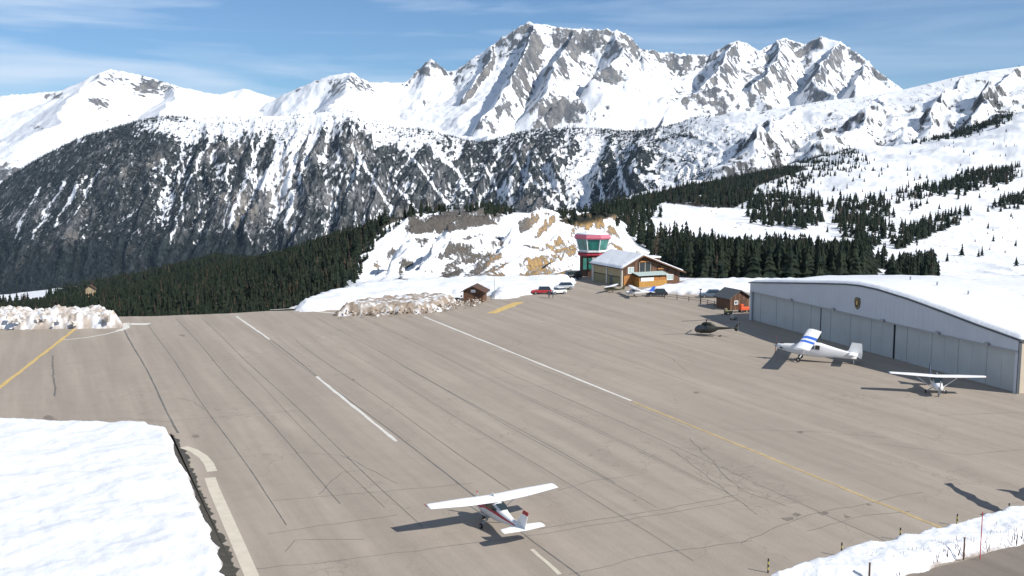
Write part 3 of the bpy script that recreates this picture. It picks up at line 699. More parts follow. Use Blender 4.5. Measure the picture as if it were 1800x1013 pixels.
line_obj('white_corner_line', [(A_((548, 547), (590, 551)), 0.8, {}), (A_((475, 545), (545, 541)), 0.5, {})], 'paint_white_line', 0.012)
# seams between paving lanes and cracks
seams = []
def lane_seam(x, y0, y1, w=0.10, seed=0):
    """seam parallel to the runway, passing through pixel (x, y0), until image row y1"""
    p = at(x, y0); k = 0; out = []
    L = 0
    while True:
        q = p-RUN*L; pr = project(q.x, q.y, 0)
        if pr[1] > y1 or L > 220: break
        out.append(q+RUNP*0.12*math.sin(L*0.11+seed)); L += 3.0
    if len(out) > 1: seams.append((out, w, dict(jag=0.02, seed=seed)))
for i, (x, y0, y1, w) in enumerate(((215, 572, 770, 0.20), (262, 572, 925, 0.10), (310, 560, 890, 0.10), (355, 560, 930, 0.09), (474, 597, 1100, 0.16), (440, 575, 760, 0.07), (520, 600, 870, 0.09), (560, 560, 850, 0.09), (640, 560, 880, 0.07), (600, 610, 1000, 0.07), (700, 640, 900, 0.08), (760, 620, 860, 0.06), (800, 580, 640, 0.06), (860, 640, 1000, 0.08), (930, 640, 760, 0.06), (1000, 600, 680, 0.06), (420, 640, 900, 0.06), (1180, 600, 700, 0.06))):
    lane_seam(x, y0, y1, w, i)
cross = [((480, 880), (560, 873), (700, 862), (830, 850)), ((700, 905), (560, 925), (470, 938)), ((430, 1002), (600, 985), (760, 965), (980, 935), (1300, 880)), ((945, 930), (1150, 898), (1300, 870)), ((980, 862), (1040, 845), (1120, 835)),
         ((300, 740), (420, 730), (520, 722)), ((0, 742), (120, 745), (220, 735), (300, 742)), ((520, 795), (600, 800), (660, 830), (700, 850)), ((560, 870), (600, 830), (640, 826)), ((1300, 955), (1420, 905), (1500, 890), (1620, 865)), ((1000, 1010), (1150, 975), (1320, 950)), ((500, 970), (520, 950), (640, 948)), ((1420, 935), (1520, 905), (1600, 900)),
         ((310, 700), (340, 706), (360, 720)), ((1210, 770), (1300, 860), (1380, 890)), ((1180, 790), (1260, 850), (1330, 905)), ((880, 620), (1000, 640), (1100, 655)), ((1650, 730), (1800, 725)), ((1540, 780), (1700, 800), (1800, 790)), ((1130, 610), (1180, 630), (1210, 655)), ((1290, 755), (1450, 760), (1560, 770))]
for i, c_ in enumerate(cross): seams.append((A_(*c_), 0.07, dict(step=1.2, jag=0.14, seed=40+i)))
seams.append((A_((92, 625), (93, 650), (97, 697)), 0.22, dict(step=1.0, jag=0.12, seed=9)))
seams_o = line_obj('tar_seams', seams, 'tar', 0.005); tag(seams_o, kind='stuff')
# alligator cracking right of the centre
ck = []; r = random.Random(3)
for i in range(130):
    t = r.random(); cx = 1230+t*160+r.gauss(0, 30); cy = 800+t*95+r.gauss(0, 15)
    p = at(cx, cy); an = r.uniform(0, PI); l = r.uniform(0.8, 2.6); q = p+Vector((math.cos(an)*l, math.sin(an)*l, 0))
    ck.append(([p, p.lerp(q, .5)+Vector((r.uniform(-.2, .2), r.uniform(-.2, .2), 0)), q], 0.028, {}))
tag(line_obj('crazed_cracks', ck, 'stain', 0.004), kind='stuff')
def patch(name, px_pts, material, z, jag=0.15, seed=0, step=0.5):
    P = [at(x, y) for x, y in px_pts]; P = jitter(P+[P[0]], jag, step, seed)[:-1]
    m = MB(); m.add([(p.x, p.y, z) for p in P], [tuple(range(len(P)))]); o = m.build(name, material, apron)
    return o
patch('wet_streak', [(1657, 850), (1669, 849), (1690, 862), (1712, 871), (1735, 883), (1770, 899), (1781, 906), (1768, 912), (1742, 899), (1722, 889), (1700, 878), (1678, 864), (1668, 856)], 'wet_patch', 0.008, 0.16, 1)
patch('wet_streak', [(1752, 862), (1775, 861), (1788, 864), (1800, 858), (1830, 852), (1830, 866), (1812, 870), (1820, 884), (1798, 883), (1784, 874), (1774, 866)], 'wet_patch', 0.008, 0.2, 2)
patch('wet_streak', [(1722, 904), (1735, 902), (1760, 912), (1740, 912)], 'wet_patch', 0.008, 0.06, 5)
for i, (x, y, s) in enumerate(((85, 735, 1.2), (343, 767, .8), (1385, 912, .9), (1400, 905, .7), (1448, 902, .8), (1486, 908, .7), (1408, 760, .5), (1222, 690, .5), (170, 748, .4), (610, 805, .3), (1525, 887, .5), (620, 668, .4), (320, 590, .5), (1115, 880, .3))):
    patch('oil_stain', [(x-9*s, y), (x-3*s, y-4*s), (x+6*s, y-3*s), (x+12*s, y+1*s), (x+3*s, y+4*s)], 'stain', 0.0075, 0.28, 50+i, 0.3)
patch('melt_strip', [(300, 762), (308, 766), (318, 782), (330, 800), (336, 822), (345, 842), (356, 868), (369, 895), (382, 925), (396, 955), (412, 990), (436, 1045), (395, 1045), (370, 980), (345, 920), (318, 850), (302, 800)], 'wet_dirt', 0.009, 0.22, 4, 0.4)

# ================================================================== SNOW BANKS
m_bank = mat_attr('bank_surface', bump=0.10, bscale=1.1, var=0.05, vscale=0.6, bump2=0.03, b2scale=6)
def mound(name, pix, H, edge, res, namp=0.2, nsc=2.0, seed=0, dirt=0.0, world=None, chunk=0.0, smoothsnow=0.0, dirtcol=C(0.33, 0.25, 0.19), wall=None):
    P = [tuple(at(x, y)[:2]) for x, y in pix]+list(world or [])
    xs = [p[0] for p in P]; ys = [p[1] for p in P]
    X, Y = np.meshgrid(np.arange(min(xs)-1, max(xs)+1+res, res), np.arange(min(ys)-1, max(ys)+1+res, res))
    w1 = fbm(X/1.8, Y/1.8, 4, seed)*edge*0.7+fbm(X/7, Y/7, 3, seed+5)*edge*0.8
    d = polydist(X, Y, P)+w1
    h = sstep(0, edge, d)**0.7
    Z = h*(H*(1+0.25*fbm(X/6, Y/6, 3, seed+1)))
    Z += h*namp*fbm(X/nsc, Y/nsc, 5, seed+2)
    if chunk: Z += h*chunk*(ridged(X/1.7, Y/1.7, 4, seed+3)-0.3)+h*chunk*0.7*np.sign(perlin(X/0.9, Y/0.9, seed+8))*0.35
    if smoothsnow:  # shallow ploughed ripples
        Z += h*smoothsnow*(fbm((X*0.8+Y*0.5)/1.0, (Y*0.8-X*0.5)/5.0, 4, seed+4))
        Z += h*smoothsnow*1.5*(fbm((X-Y*0.3)/3.0, (Y)/7.0, 3, seed+14))
        Z += h*0.30*fbm(X/9, Y/6, 3, seed+24)
    Z = np.where(d <= 0, -0.25, Z)
    n_ = fbm(X/2.2, Y/2.2, 5, seed+6); n2 = fbm(X/0.6, Y/0.6, 3, seed+7)
    w = sstep(0.6, 1.0, dirt+0.75*n_+0.45*n2)*(dirt > 0)
    col = lerp3(np.broadcast_to(SNOWC, X.shape+(3,)), np.broadcast_to(dirtcol, X.shape+(3,)), np.clip(w, 0, 1))
    skirt = sstep(0.45, 0.1, Z/max(H, .01))*(0.75 if (dirt > 0 or wall) else 0.25)
    col = lerp3(col, np.broadcast_to(dirtcol*0.6, col.shape), skirt*sstep(-0.3, 0.2, n_))
    keep = (d[:-1, :-1] > -0.8*res) | (d[1:, 1:] > -0.8*res) | (d[1:, :-1] > -0.8*res) | (d[:-1, 1:] > -0.8*res)
    Vv = np.stack([X, Y, Z], -1).reshape(-1, 3); Fq = grid_faces(X.shape[0], X.shape[1], keep)
    used = np.unique(Fq); mp_ = -np.ones(len(Vv), int); mp_[used] = np.arange(len(used))
    return np_mesh(name, Vv[used], mp_[Fq], m_bank, col.reshape(-1, 3)[used])
bank_left = mound('snow_bank', [(-400, 744), (0, 752), (150, 755), (268, 758), (296, 768), (318, 815), (342, 868), (362, 925), (384, 985), (404, 1045), (420, 1100), (-400, 1100)], 1.15, 0.9, 0.16, 0.10, 3.0, 1, smoothsnow=0.085, wall=True)
tag(bank_left, 'broad smooth slab of ploughed snow filling the bottom left corner beside the cream line', 'snow bank')
bank_right = mound('snow_bank', [(1335, 1025), (1385, 1008), (1440, 990), (1500, 972), (1560, 962), (1600, 948), (1650, 938), (1700, 922), (1800, 900), (1950, 860), (1950, 905), (1800, 957), (1700, 985), (1600, 1012), (1560, 1030)], 0.85, 0.8, 0.14, 0.25, 1.6, 21, dirt=0.12, wall=True)
tag(bank_right, 'long low snow bank with marker poles between the apron and the road, bottom right', 'snow bank')
pile_left = mound('snow_pile', [(-60, 579), (60, 579), (130, 579), (214, 576), (212, 565), (190, 560), (60, 560), (-60, 560)], 2.0, 1.6, 0.28, 0.7, 3.0, 31, dirt=0.85, chunk=0.6, dirtcol=C(0.40, 0.345, 0.295))
tag(pile_left, 'rugged heap of dirty ploughed snow blocks at the left end of the runway edge', 'snow pile')
pile_mid = mound('snow_pile', [(590, 556), (660, 556), (740, 552), (785, 545), (806, 536), (796, 528), (750, 528), (680, 533), (620, 540)], 1.7, 2.2, 0.28, 0.4, 3.0, 41, dirt=0.9, chunk=0.35, dirtcol=C(0.25, 0.20, 0.155))
tag(pile_mid, 'long gravel-brown snow pile in front of the small wooden hut', 'snow pile')
bank_mid = mound('snow_bank', [(520, 548), (600, 545), (760, 529), (800, 521), (860, 520), (872, 529), (925, 520), (965, 513), (1005, 501), (1012, 492), (960, 494), (880, 496), (760, 500), (640, 508), (570, 522), (520, 538)], 1.8, 3.0, 0.5, 0.3, 6.0, 51)
tag(bank_mid, 'clean white snow bank behind the hut and the brown pile, below the quarry slope', 'snow bank')
bank_r2 = mound('snow_bank', [(1120, 514), (1160, 517), (1195, 518), (1240, 520), (1290, 516), (1340, 512), (1600, 520), (1600, 498), (1330, 495), (1200, 496), (1185, 505), (1150, 509)], 1.2, 3.0, 0.5, 0.5, 5.0, 61, dirt=0.08)
tag(bank_r2, 'trampled white snow bank between the terminal chalet and the hangar', 'snow bank')
# loose blocks lying on the heaps
def chunks(name, parent, pix, nn, zf, smin, smax, seed, cols):
    r = random.Random(seed); V = []; Fc = []; Cc = []
    base = [(-1, -1, -1), (1, -1, -1), (1, 1, -1), (-1, 1, -1), (-1, -1, 1), (1, -1, 1), (1, 1, 1), (-1, 1, 1)]
    fq = [(3, 2, 1, 0), (4, 5, 6, 7), (0, 1, 5, 4), (1, 2, 6, 5), (2, 3, 7, 6), (3, 0, 4, 7)]
    for i in range(nn):
        k = r.randrange(len(pix)-1); t = r.random(); x = pix[k][0]+(pix[k+1][0]-pix[k][0])*t; y = pix[k][1]+(pix[k+1][1]-pix[k][1])*t+r.gauss(0, 4)
        p = at(x, y); s = r.uniform(smin, smax); M = Matrix.Rotation(r.uniform(0, 6), 3, 'Z') @ Matrix.Rotation(r.uniform(-.6, .6), 3, 'X'); z = zf*r.uniform(0.45, 1.0)
        c = cols[r.randrange(len(cols))]
        for b in base:
            v = M @ Vector((b[0]*s*r.uniform(.5, 1), b[1]*s*r.uniform(.5, 1), b[2]*s*r.uniform(.4, .8)))
            V.append((p.x+v.x, p.y+v.y, z+v.z)); Cc.append(c)
        Fc += [tuple(q+i*8 for q in f) for f in fq]
    o = np_mesh(name, V, Fc, m_bank, np.array(Cc), smooth=False, parent=parent); tag(o, kind='stuff')
SW = tuple(SNOWC); 
chunks('loose_blocks', pile_left, [(10, 574), (60, 573), (120, 571), (200, 571)], 170, 2.0, 0.12, 0.5, 3, [SW, (0.6, 0.56, 0.52), (0.52, 0.48, 0.44), (0.36, 0.32, 0.28)])
chunks('loose_blocks', pile_mid, [(605, 552), (680, 551), (760, 546), (850, 535)], 420, 1.1, 0.07, 0.24, 4, [(0.33, 0.27, 0.21), (0.42, 0.36, 0.30), (0.6, 0.55, 0.5), (0.20, 0.155, 0.115)])
# twigs and stones sticking out of the right bank
tw = MB(); r = random.Random(8)
for i in range(120):
    t = r.random()**0.8; x = 1530+t*300+r.gauss(0, 8); y = 985-t*62+r.gauss(0, 7)+8
    p = at(x, y, 0.6); l = r.uniform(0.08, 0.45); tw.tube((p.x, p.y, 0.3), (p.x+r.uniform(-.15, .15), p.y+r.uniform(-.15, .15), 0.75+l), 0.035*r.uniform(.5, 1.4), 0.008, 4)
tag(tw.build('dead_twigs', 'wood_dark', bank_right), kind='stuff')
# road at the bottom right
P = [at(1545, 1040), at(1600, 1010), at(1700, 984), at(1800, 955), at(1960, 900), at(2300, 1040), at(1900, 1300)]
P = jitter(P[:5], 0.12, 0.8, 2)+P[5:]
m = MB(); m.add([(p.x, p.y, 0.018) for p in P], [tuple(range(len(P)))]); tag(m.build('access_road', 'road_asphalt'), kind='structure')

# ================================================================== BUILDINGS
def plane_pt(px, py, o, u):
    """point of the vertical plane through o along u seen at pixel -> (distance along u, height)"""
    dx, dy, dz = ray(px, py); n = Vector((-u.y, u.x, 0))
    t = (n.dot(o))/(n.x*dx+n.y*dy)
    p = Vector((dx*t, dy*t, CAMH+dz*t)); return (p-o).dot(u), p.z
def hangar():
    g0 = at(1320, 562); g1 = at(1790, 692); u = (g1-g0).normalized(); L = (g1-g0).length; dep = 16.0
    o0 = Vector((g0.x, g0.y, 0)); rz = math.atan2(u.y, u.x)
    root = empty('aircraft_hangar', o0, rz); tag(root, 'large hangar with low snow-covered roof, pale sliding doors and a round emblem on its gable', 'hangar')
    S = lambda px, py: plane_pt(px, py, o0, u)
    top = [S(x, y) for x, y in ((1320, 498), (1380, 498.5), (1440, 499.5), (1490, 501), (1515, 503.5), (1545, 510), (1600, 527), (1660, 549), (1720, 572), (1790, 598))]
    top = [(0.0, top[0][1])]+[t for t in top[1:-1]]+[(L, top[-1][1])]
    lz = 5.15
    # gable fascia (proud of the doors), end walls, rear
    fas = MB(); ol = [(0, lz)]+top+[(L, lz)]
    fas.prism(ol[::-1], -0.35, 0.0, 'y'); fas.build('gable_wall', 'cladding', root)
    # vertical cladding joints: thin ribs
    rb = MB()
    xs = [t[0] for t in top]; zs = [t[1] for t in top]
    x = 1.0
    while x < L-0.3:
        zt = float(np.interp(x, xs, zs))-0.3
        rb.box((x, -0.355, (lz+zt)/2), (0.04, 0.014, zt-lz)); x += 1.0
    tag(rb.build('cladding_ribs', 'cladding', root), kind='stuff')
    w = MB(); w.box((0.12, dep/2, top[0][1]/2-.05), (0.24, dep, top[0][1]-.1)); w.build('side_wall', 'cladding', root)
    w = MB(); w.box((L-0.12, dep/2+0.02, top[-1][1]/2-.05), (0.24, dep, top[-1][1]-.1)); w.build('side_wall', 'beige_panel', root)
    w = MB(); ob = [(0.3, 0)]+[(max(.3, min(L-.3, a)), b-.1) for a, b in top]+[(L-.3, 0)]; w.prism(ob[::-1], dep-0.2, dep, 'y'); w.build('rear_wall', 'cladding', root)
    # roof edge trim and roof deck
    def band(off0, off1, y0, y1, ext):
        a = [(t[0], t[1]+off0) for t in top]; b = [(t[0], t[1]+off1) for t in top]
        a[0] = (a[0][0]-ext, a[0][1]); a[-1] = (a[-1][0]+ext, a[-1][1]-.1*ext); b[0] = (b[0][0]-ext, b[0][1]); b[-1] = (b[-1][0]+ext, b[-1][1]-.1*ext)
        m = MB(); n = len(a); vs = []
        for y in (y0, y1): vs += [(p[0], y, p[1]) for p in a]+[(p[0], y, p[1]) for p in b]
        fs = []
        for i in range(n-1):
            fs += [(i, i+1, n+i+1, n+i), (2*n+i, 3*n+i, 3*n+i+1, 2*n+i+1), (i, 2*n+i, 2*n+i+1, i+1), (n+i, n+i+1, 3*n+i+1, 3*n+i)]
        fs += [(0, n, 3*n, 2*n), (n-1, 3*n-1, 4*n-1, 2*n-1)]
        return m.add(vs, fs)
    band(0.003, 0.22, -0.5, dep+0.4, 0.35).build('roof_deck', 'trim_dark', root)
    # corner posts
    for x in (0.25, L-0.25):
        p = MB(); p.box((x, -0.2, lz/2), (0.5, 0.3, lz)); p.build('corner_post', 'cladding', root)
    p = MB(); p.box((L+0.06, -0.2, 3.2), (0.12, 0.42, 6.4)); p.build('drain_pipe', 'trim_dark', root)
    # snow blanket on the roof
    nx, ny = 150, 50
    X, Y = np.meshgrid(np.linspace(-0.35, L+0.35, nx), np.linspace(-0.25, dep+0.3, ny))
    Zt = np.interp(X, xs, zs)
    edge = np.minimum(np.minimum(X+0.35, L+0.35-X), np.minimum(Y+0.25, dep+0.3-Y))
    Z = Zt+0.2+0.42*sstep(0, 0.7, edge)**0.6+0.10*fbm(X/7, Y/4, 4, 81)*sstep(0, 1, edge)+0.28*sstep(9, 15, Y)*(1-0.4*fbm(X/9, Y/9, 3, 5))
    np_mesh('roof_snow', np.stack([X, Y, Z], -1).reshape(-1, 3), grid_faces(ny, nx), MATS['snow'], parent=root)
    # sliding doors: three banks of panels, each on its own slightly different track
    sa = S(1441, 590)[0]; sb = S(1570, 625)[0]
    k = 0
    for x0, x1, n in ((0.5, sa-0.15, 8), (sa+0.15, sb-0.22, 7), (sb+0.22, L-0.5, 9)):
        wv = (x1-x0)/n
        for i in range(n):
            d = MB(); yy = 0.10+0.03*(i % 2); d.box((x0+wv*(i+0.5), yy, lz/2-0.02), (wv-0.015, 0.08, lz-0.08))
            d.box((x0+wv*(i+1)-0.06, yy-0.05, lz/2-.02), (0.05, 0.02, lz-0.12)); 
            d.build('door_panel', 'door_panel', root); k += 1
    b = MB(); b.box((L/2, 0.32, lz/2), (L-0.6, 0.05, lz)); b.build('door_backing', 'trim_dark', root)
    for px in (1393, 1468, 1556, 1654, 1742):
        x = S(px, 580)[0]; l = MB(); l.box((x, -0.55, lz+0.15), (0.7, 0.35, 0.35)); l.tube((x, -0.36, lz+.3), (x, -0.5, lz+.3), .05); l.build('flood_light', 'grey_metal', root)
    l = MB(); l.box((L/2, -0.42, lz+0.02), (L, 0.1, 0.12)); l.build('door_track', 'grey_metal', root)
    # round emblem
    ex, ez = S(1511, 533); e = MB()
    sh = [(-.62, .75), (0, .9), (.62, .75), (.7, .1), (.5, -.6), (0, -.95), (-.5, -.6), (-.7, .1)]
    e.prism([(ex+a, ez+b) for a, b in sh][::-1], -0.44, -0.38, 'y', 0)
    e.prism([(ex+a*.82, ez+b*.82) for a, b in sh][::-1], -0.47, -0.445, 'y', 1)
    e.prism([(ex+a*.70, ez+b*.70) for a, b in sh][::-1], -0.49, -0.475, 'y', 0)
    e.prism([(ex+a*.34, ez+.05+b*.42) for a, b in sh][::-1], -0.52, -0.495, 'y', 1)
    e.build('emblem', ['black_band', 'paint_yellow_line'], root)
    # roof vents poking through the snow
    for px, py in ((1512, 497), (1557, 497), (1610, 494)):
        v = MB(); x = S(px, py)[0]; v.tube((x, 9, 8), (x, 9, float(np.interp(x, xs, zs))+1.15), 0.12, n=8); v.build('roof_vent', 'grey_metal', root)
    return root
hangar()

def box_obj(name, material, root, c, d): m = MB(); m.box(c, d); return m.build(name, material, root)
def window(root, c, w, h, axis='y', out=-1, frame='white_paint', glass='glass_dark', t=0.12):
    """framed window flush on a wall; axis = wall normal"""
    f = MB(); fw = 0.12
    def bx(m, du, dz, su, sz, tt, off):
        if axis == 'y': m.box((c[0]+du, c[1]+out*off, c[2]+dz), (su, tt, sz))
        else: m.box((c[0]+out*off, c[1]+du, c[2]+dz), (tt, su, sz))
    bx(f, -(w/2-fw/2), 0, fw, h, t, t/2); bx(f, (w/2-fw/2), 0, fw, h, t, t/2)
    bx(f, 0, h/2-fw/2, w-2*fw, fw, t, t/2); bx(f, 0, -(h/2-fw/2), w-2*fw, fw, t, t/2); bx(f, 0, 0, fw*.6, h-2*fw, t*.8, t/2)
    fo = f.build('window', frame, root)
    p = MB(); bx(p, 0, 0, w-2*fw, h-2*fw, 0.03, 0.02); p.build('pane', glass, fo)
    return fo
def chalet():
    o = at(1094, 504); o = Vector((o.x, o.y, 0)); far = at(1042, 493); b = Vector((far.x-o.x, far.y-o.y, 0)); Dp = b.length; b.normalize()
    u = Vector((b.y, -b.x, 0)); rz = math.atan2(u.y, u.x); Wd = 15.4
    root = empty('terminal_chalet', o, rz); tag(root, 'wooden terminal chalet with snowy gable roof, orange balcony and tan side wall', 'chalet')
    hl, hr, rx, zr = 4.3, 2.7, 4.9, 6.7
    w = MB(); w.prism([(0.15, 0), (0.15, hl), (rx, zr-.1), (Wd, hr), (Wd, 0)][::-1], 0.0, Dp, 'y'); w.build('wall', 'wood_brown', root)
    # planks of the gable
    for i in range(20):
        x = 0.5+i*0.77; zt = (hl+(zr-hl)*x/rx if x < rx else zr-(zr-hr)*(x-rx)/(Wd-rx))-0.25
        if x > Wd-.3: break
        box_obj('plank', 'wood_brown' if i % 3 else 'wood_dark', root, (x, -0.03, (2.2+zt)/2), (0.70, 0.06, zt-2.2))
    # side wall: tan above, olive below, dark band, pale pilasters, door
    box_obj('side_wall', 'render_tan', root, (0.05, Dp/2, 3.2), (0.2, Dp, 2.2))
    box_obj('side_wall', 'render_olive', root, (0.05, Dp/2, 0.98), (0.24, Dp, 1.9))
    box_obj('dark_band', 'wood_dark', root, (0.0, Dp/2, 2.02), (0.24, Dp-.4, 0.22))
    for y, wv in ((0.25, 0.6), (Dp*0.50, 0.6), (Dp-0.3, 0.9)): box_obj('pilaster', 'render_pale', root, (-0.12, y, 2.1), (0.25, wv, 4.2))
    d = box_obj('door', 'trim_dark', root, (-0.1, Dp*0.36, 1.15), (0.1, 1.1, 2.2))
    box_obj('door_frame', 'render_pale', d, (-0.12, Dp*0.36, 2.35), (0.16, 1.5, 0.2))
    # roof
    th = 0.22
    for nm, a, bb in (('roof', (-0.9, hl-0.35), (rx, zr+.1)), ('roof', (rx, zr+.1), (Wd+1.0, hr-0.2))):
        r_ = MB(); r_.prism([a, bb, (bb[0], bb[1]+th), (a[0], a[1]+th)], -1.1, Dp+0.7, 'y'); r_.build(nm, 'wood_dark', root)
    def snowroof(a, bb, h, parent, y0, y1):
        m = MB(); n = 14; vs = []
        nx, ny = 24, 30
        X, Y = np.meshgrid(np.linspace(a[0], bb[0], nx), np.linspace(y0, y1, ny)); Z = a[1]+(bb[1]-a[1])*(X-a[0])/(bb[0]-a[0])
        e = np.minimum(np.minimum(X-a[0], 9), np.minimum(Y-y0, y1-Y)) if a[1] < bb[1] else np.minimum(np.minimum(bb[0]-X, 9), np.minimum(Y-y0, y1-Y))
        Z = Z+h*sstep(-.1, 0.5, e)+0.08*fbm(X/3, Y/3, 3, 7)*sstep(0, .6, e)
        np_mesh('roof_snow', np.stack([X, Y, Z], -1).reshape(-1, 3), grid_faces(ny, nx), MATS['snow'], parent=parent)
    snowroof((-0.85, hl-0.35+th), (rx, zr+.1+th), 0.35, root, -1.0, Dp+.6)
    snowroof((rx, zr+.1+th), (Wd+.95, hr-.2+th), 0.30, root, -1.0, Dp+.6)
    # bargeboards
    for a, bb in (((-0.9, hl-0.42), (rx, zr+.05)), ((rx, zr+.05), (Wd+1, hr-0.27))):
        r_ = MB(); r_.prism([a, bb, (bb[0], bb[1]+.3), (a[0], a[1]+.3)], -1.18, -1.103, 'y'); r_.build('bargeboard', 'wood_brown', root)
    # windows, glazing, balcony and awning
    window(root, (2.1, -0.06, 3.6), 1.6, 1.5, glass='canvas_teal'); window(root, (12.6, -0.06, 1.55), 1.9, 1.3, glass='canvas_teal')
    g = box_obj('glazing', 'glass_dark', root, (5.8, -0.10, 4.0), (3.0, 0.12, 2.6))
    for x in (4.3, 5.8, 7.3): box_obj('mullion', 'render_pale', g, (x, -0.22, 4.0), (0.10, 0.1, 2.7))
    box_obj('gable_beam', 'wood_orange', root, (5.6, -0.25, 5.5), (2.4, 0.3, 0.3))
    box_obj('gable_beam', 'wood_orange', root, (10.0, -0.25, 3.7), (1.6, 0.3, 0.3))
    box_obj('orange_wall', 'wood_orange', root, (1.9, -0.08, 1.3), (3.2, 0.12, 2.3))
    box_obj('balcony', 'wood_yellow', root, (6.6, -1.35, 0.65), (7.4, 2.3, 1.3))
    bi = box_obj('balcony_front', 'wood_orange', root, (6.6, -1.3, 1.75), (7.4, 2.2, 0.9)); 
    for i in range(5): box_obj('post', 'wood_dark', root, (3.2+i*1.7, -2.4, 2.3), (0.12, 0.12, 0.9))
    box_obj('banner', 'white_paint', root, (5.0, -2.53, 1.65), (3.4, 0.05, 0.8))
    aw = MB(); aw.prism([(-3.0, 2.55), (-0.0, 3.05), (0.0, 3.15), (-3.0, 2.65)], 2.4, 10.6, 'x'); aw.build('awning', 'canvas_teal', root)
    box_obj('chimney', 'render_pale', root, (7.5, 5.5, 6.5), (0.8, 0.8, 1.6))
    d2 = box_obj('dormer', 'wood_dark', root, (11.0, 5.0, 5.0), (2.6, 3.0, 1.6)); box_obj('dormer_snow', 'snow', d2, (11.0, 5.0, 5.97), (2.9, 3.3, 0.3))
chalet()

def tower():
    x, y, z = ptD(1041, 480, 253); root = empty('control_tower', (x, y, 0)); tag(root, 'control tower with green glazed cab, pink roof and a red band, behind the chalet', 'control tower')
    def ring(r, z, n=8, ph=PI/8, sy=0.8): return [(r*math.cos(2*PI*i/n+ph), sy*r*math.sin(2*PI*i/n+ph), z) for i in range(n)]
    m = MB(); m.loft([ring(3.3, 0), ring(3.3, 5.0)]); m.build('shaft', 'wood_dark', root)
    m = MB(); m.box((1.0, -2.72, 3.7), (2.6, 0.12, 2.0)); m.build('shaft_panel', 'render_pale', root)
    for a in (-2.0, -0.7): m = MB(); m.box((a, -2.75, 3.2), (0.9, 0.1, 2.8)); m.build('window', 'glass_teal', root)
    m = MB(); m.loft([ring(3.6, 5.003), ring(3.9, 5.25), ring(3.9, 5.6), ring(3.5, 5.9)]); m.build('red_band', 'crimson', root)
    m = MB(); m.loft([ring(3.45, 5.903), ring(3.55, 6.5)]); m.build('cab_base', 'white_paint', root)
    lo, hi = ring(3.6, 6.503), ring(4.35, 9.2)
    for i in range(8):
        j = (i+1) % 8; a, b, c, d = [Vector(p) for p in (lo[i], lo[j], hi[j], hi[i])]; cen = Vector((0, 0, 7.8)); q = MB()
        ins = [p.lerp(cen, 0.04) for p in (a, b, c, d)]
        q.add([a, b, c, d]+ins, [(0, 1, 2, 3), (7, 6, 5, 4), (0, 4, 5, 1), (1, 5, 6, 2), (2, 6, 7, 3), (3, 7, 4, 0)]); q.build('glass_pane', 'glass_teal', root)
        q = MB(); q.tube(a, d, 0.13, n=6); q.build('mullion', 'white_paint', root)
    m = MB(); m.loft([ring(3.0, 9.0), ring(4.2, 9.21)]); m.build('ceiling', 'dark_metal', root)
    m = MB(); m.loft([ring(4.75, 9.22), ring(4.85, 9.5), ring(4.5, 10.25), ring(1.0, 10.5)]); m.build('roof', 'pink_roof', root)
    m = MB(); m.loft([ring(4.3, 10.3), ring(4.0, 10.6), ring(0.8, 10.75)]); m.build('roof_snow', 'snow', root, smooth=True)
    m = MB(); m.tube((1, 0, 10.6), (1, 0, 13.4), 0.06, 0.03); m.build('antenna', 'grey_metal', root)
    m = MB(); m.tube((-1.5, 0.5, 10.6), (-1.5, .5, 12.2), 0.05, 0.03); m.build('antenna', 'grey_metal', root)
    m = MB(); m.loft([ring(4.1, 5.95), ring(4.1, 6.0)]); m.build('walkway', 'grey_metal', root)
    for k in range(16):
        an = 2*PI*k/16; m = MB() if k == 0 else m; m.tube((4.05*math.cos(an), 3.24*math.sin(an), 5.95), (4.05*math.cos(an), 3.24*math.sin(an), 6.85), 0.03, n=4)
    tag(m.build('railing', 'grey_metal', root), kind='stuff')
tower()

def gable_house(name, label, cat, loc, rz, w, d, h, rh, wall, roof, over=0.4, snow=0.0, door=True, win=True, plank=None, kindr='slate', z=0.0, sign=False):
    root = empty(name, (loc[0], loc[1], z), rz); tag(root, label, cat)
    m = MB(); m.prism([(-w/2, -.3), (-w/2, h), (0, h+rh), (w/2, h), (w/2, -.3)][::-1], 0, d, 'y'); m.build('wall', wall, root)
    s = rh/(w/2)
    for sg in (-1, 1):
        a = (sg*(w/2+over), h-s*over+.02); b = (0, h+rh+.02)
        m = MB(); m.prism([a, b, (b[0], b[1]+.14), (a[0], a[1]+.14)], -over, d+over, 'y'); ro = m.build('roof', roof, root)
        if snow:
            m = MB(); m.prism([(a[0]*.985, a[1]+.145), (0, b[1]+.145), (0, b[1]+.145+snow), (a[0]*.96, a[1]+.14+snow*.8)], -over*.9, d+over*.9, 'y'); m.build('roof_snow', 'snow', ro)
    if plank:
        n = int(w/0.45)
        for i in range(n):
            x = -w/2+(i+.5)*w/n; zt = h+rh*(1-abs(x)/(w/2))-.15; box_obj('plank', plank if i % 2 else wall, root, (x, -0.03, zt/2), (w/n-.04, 0.05, zt))
    if door: dd = box_obj('door', 'wood_dark', root, (w*0.18, -0.09, 0.95), (w*.22, 0.06, 1.9)); box_obj('handle', 'grey_metal', dd, (w*0.11, -0.13, 0.95), (.06, .05, .16))
    if win: window(root, (-w*.2, -0.06, h*.6), w*.2, w*.17)
    if sign: box_obj('sign_board', 'white_paint', root, (0, -0.12, h+rh*.12), (0.95, 0.06, 0.55))
    return root
p = at(832, 531.5)
gable_house('wooden_hut', 'small brown wooden hut with white sign under its gable beside the dirty snow pile', 'hut', p, math.radians(-8), 4.1, 4.2, 2.15, 1.0, 'wood_brown', 'wood_dark', over=.65, snow=0.0, win=False, plank='wood_brown', sign=True)
p = at(1296, 546)
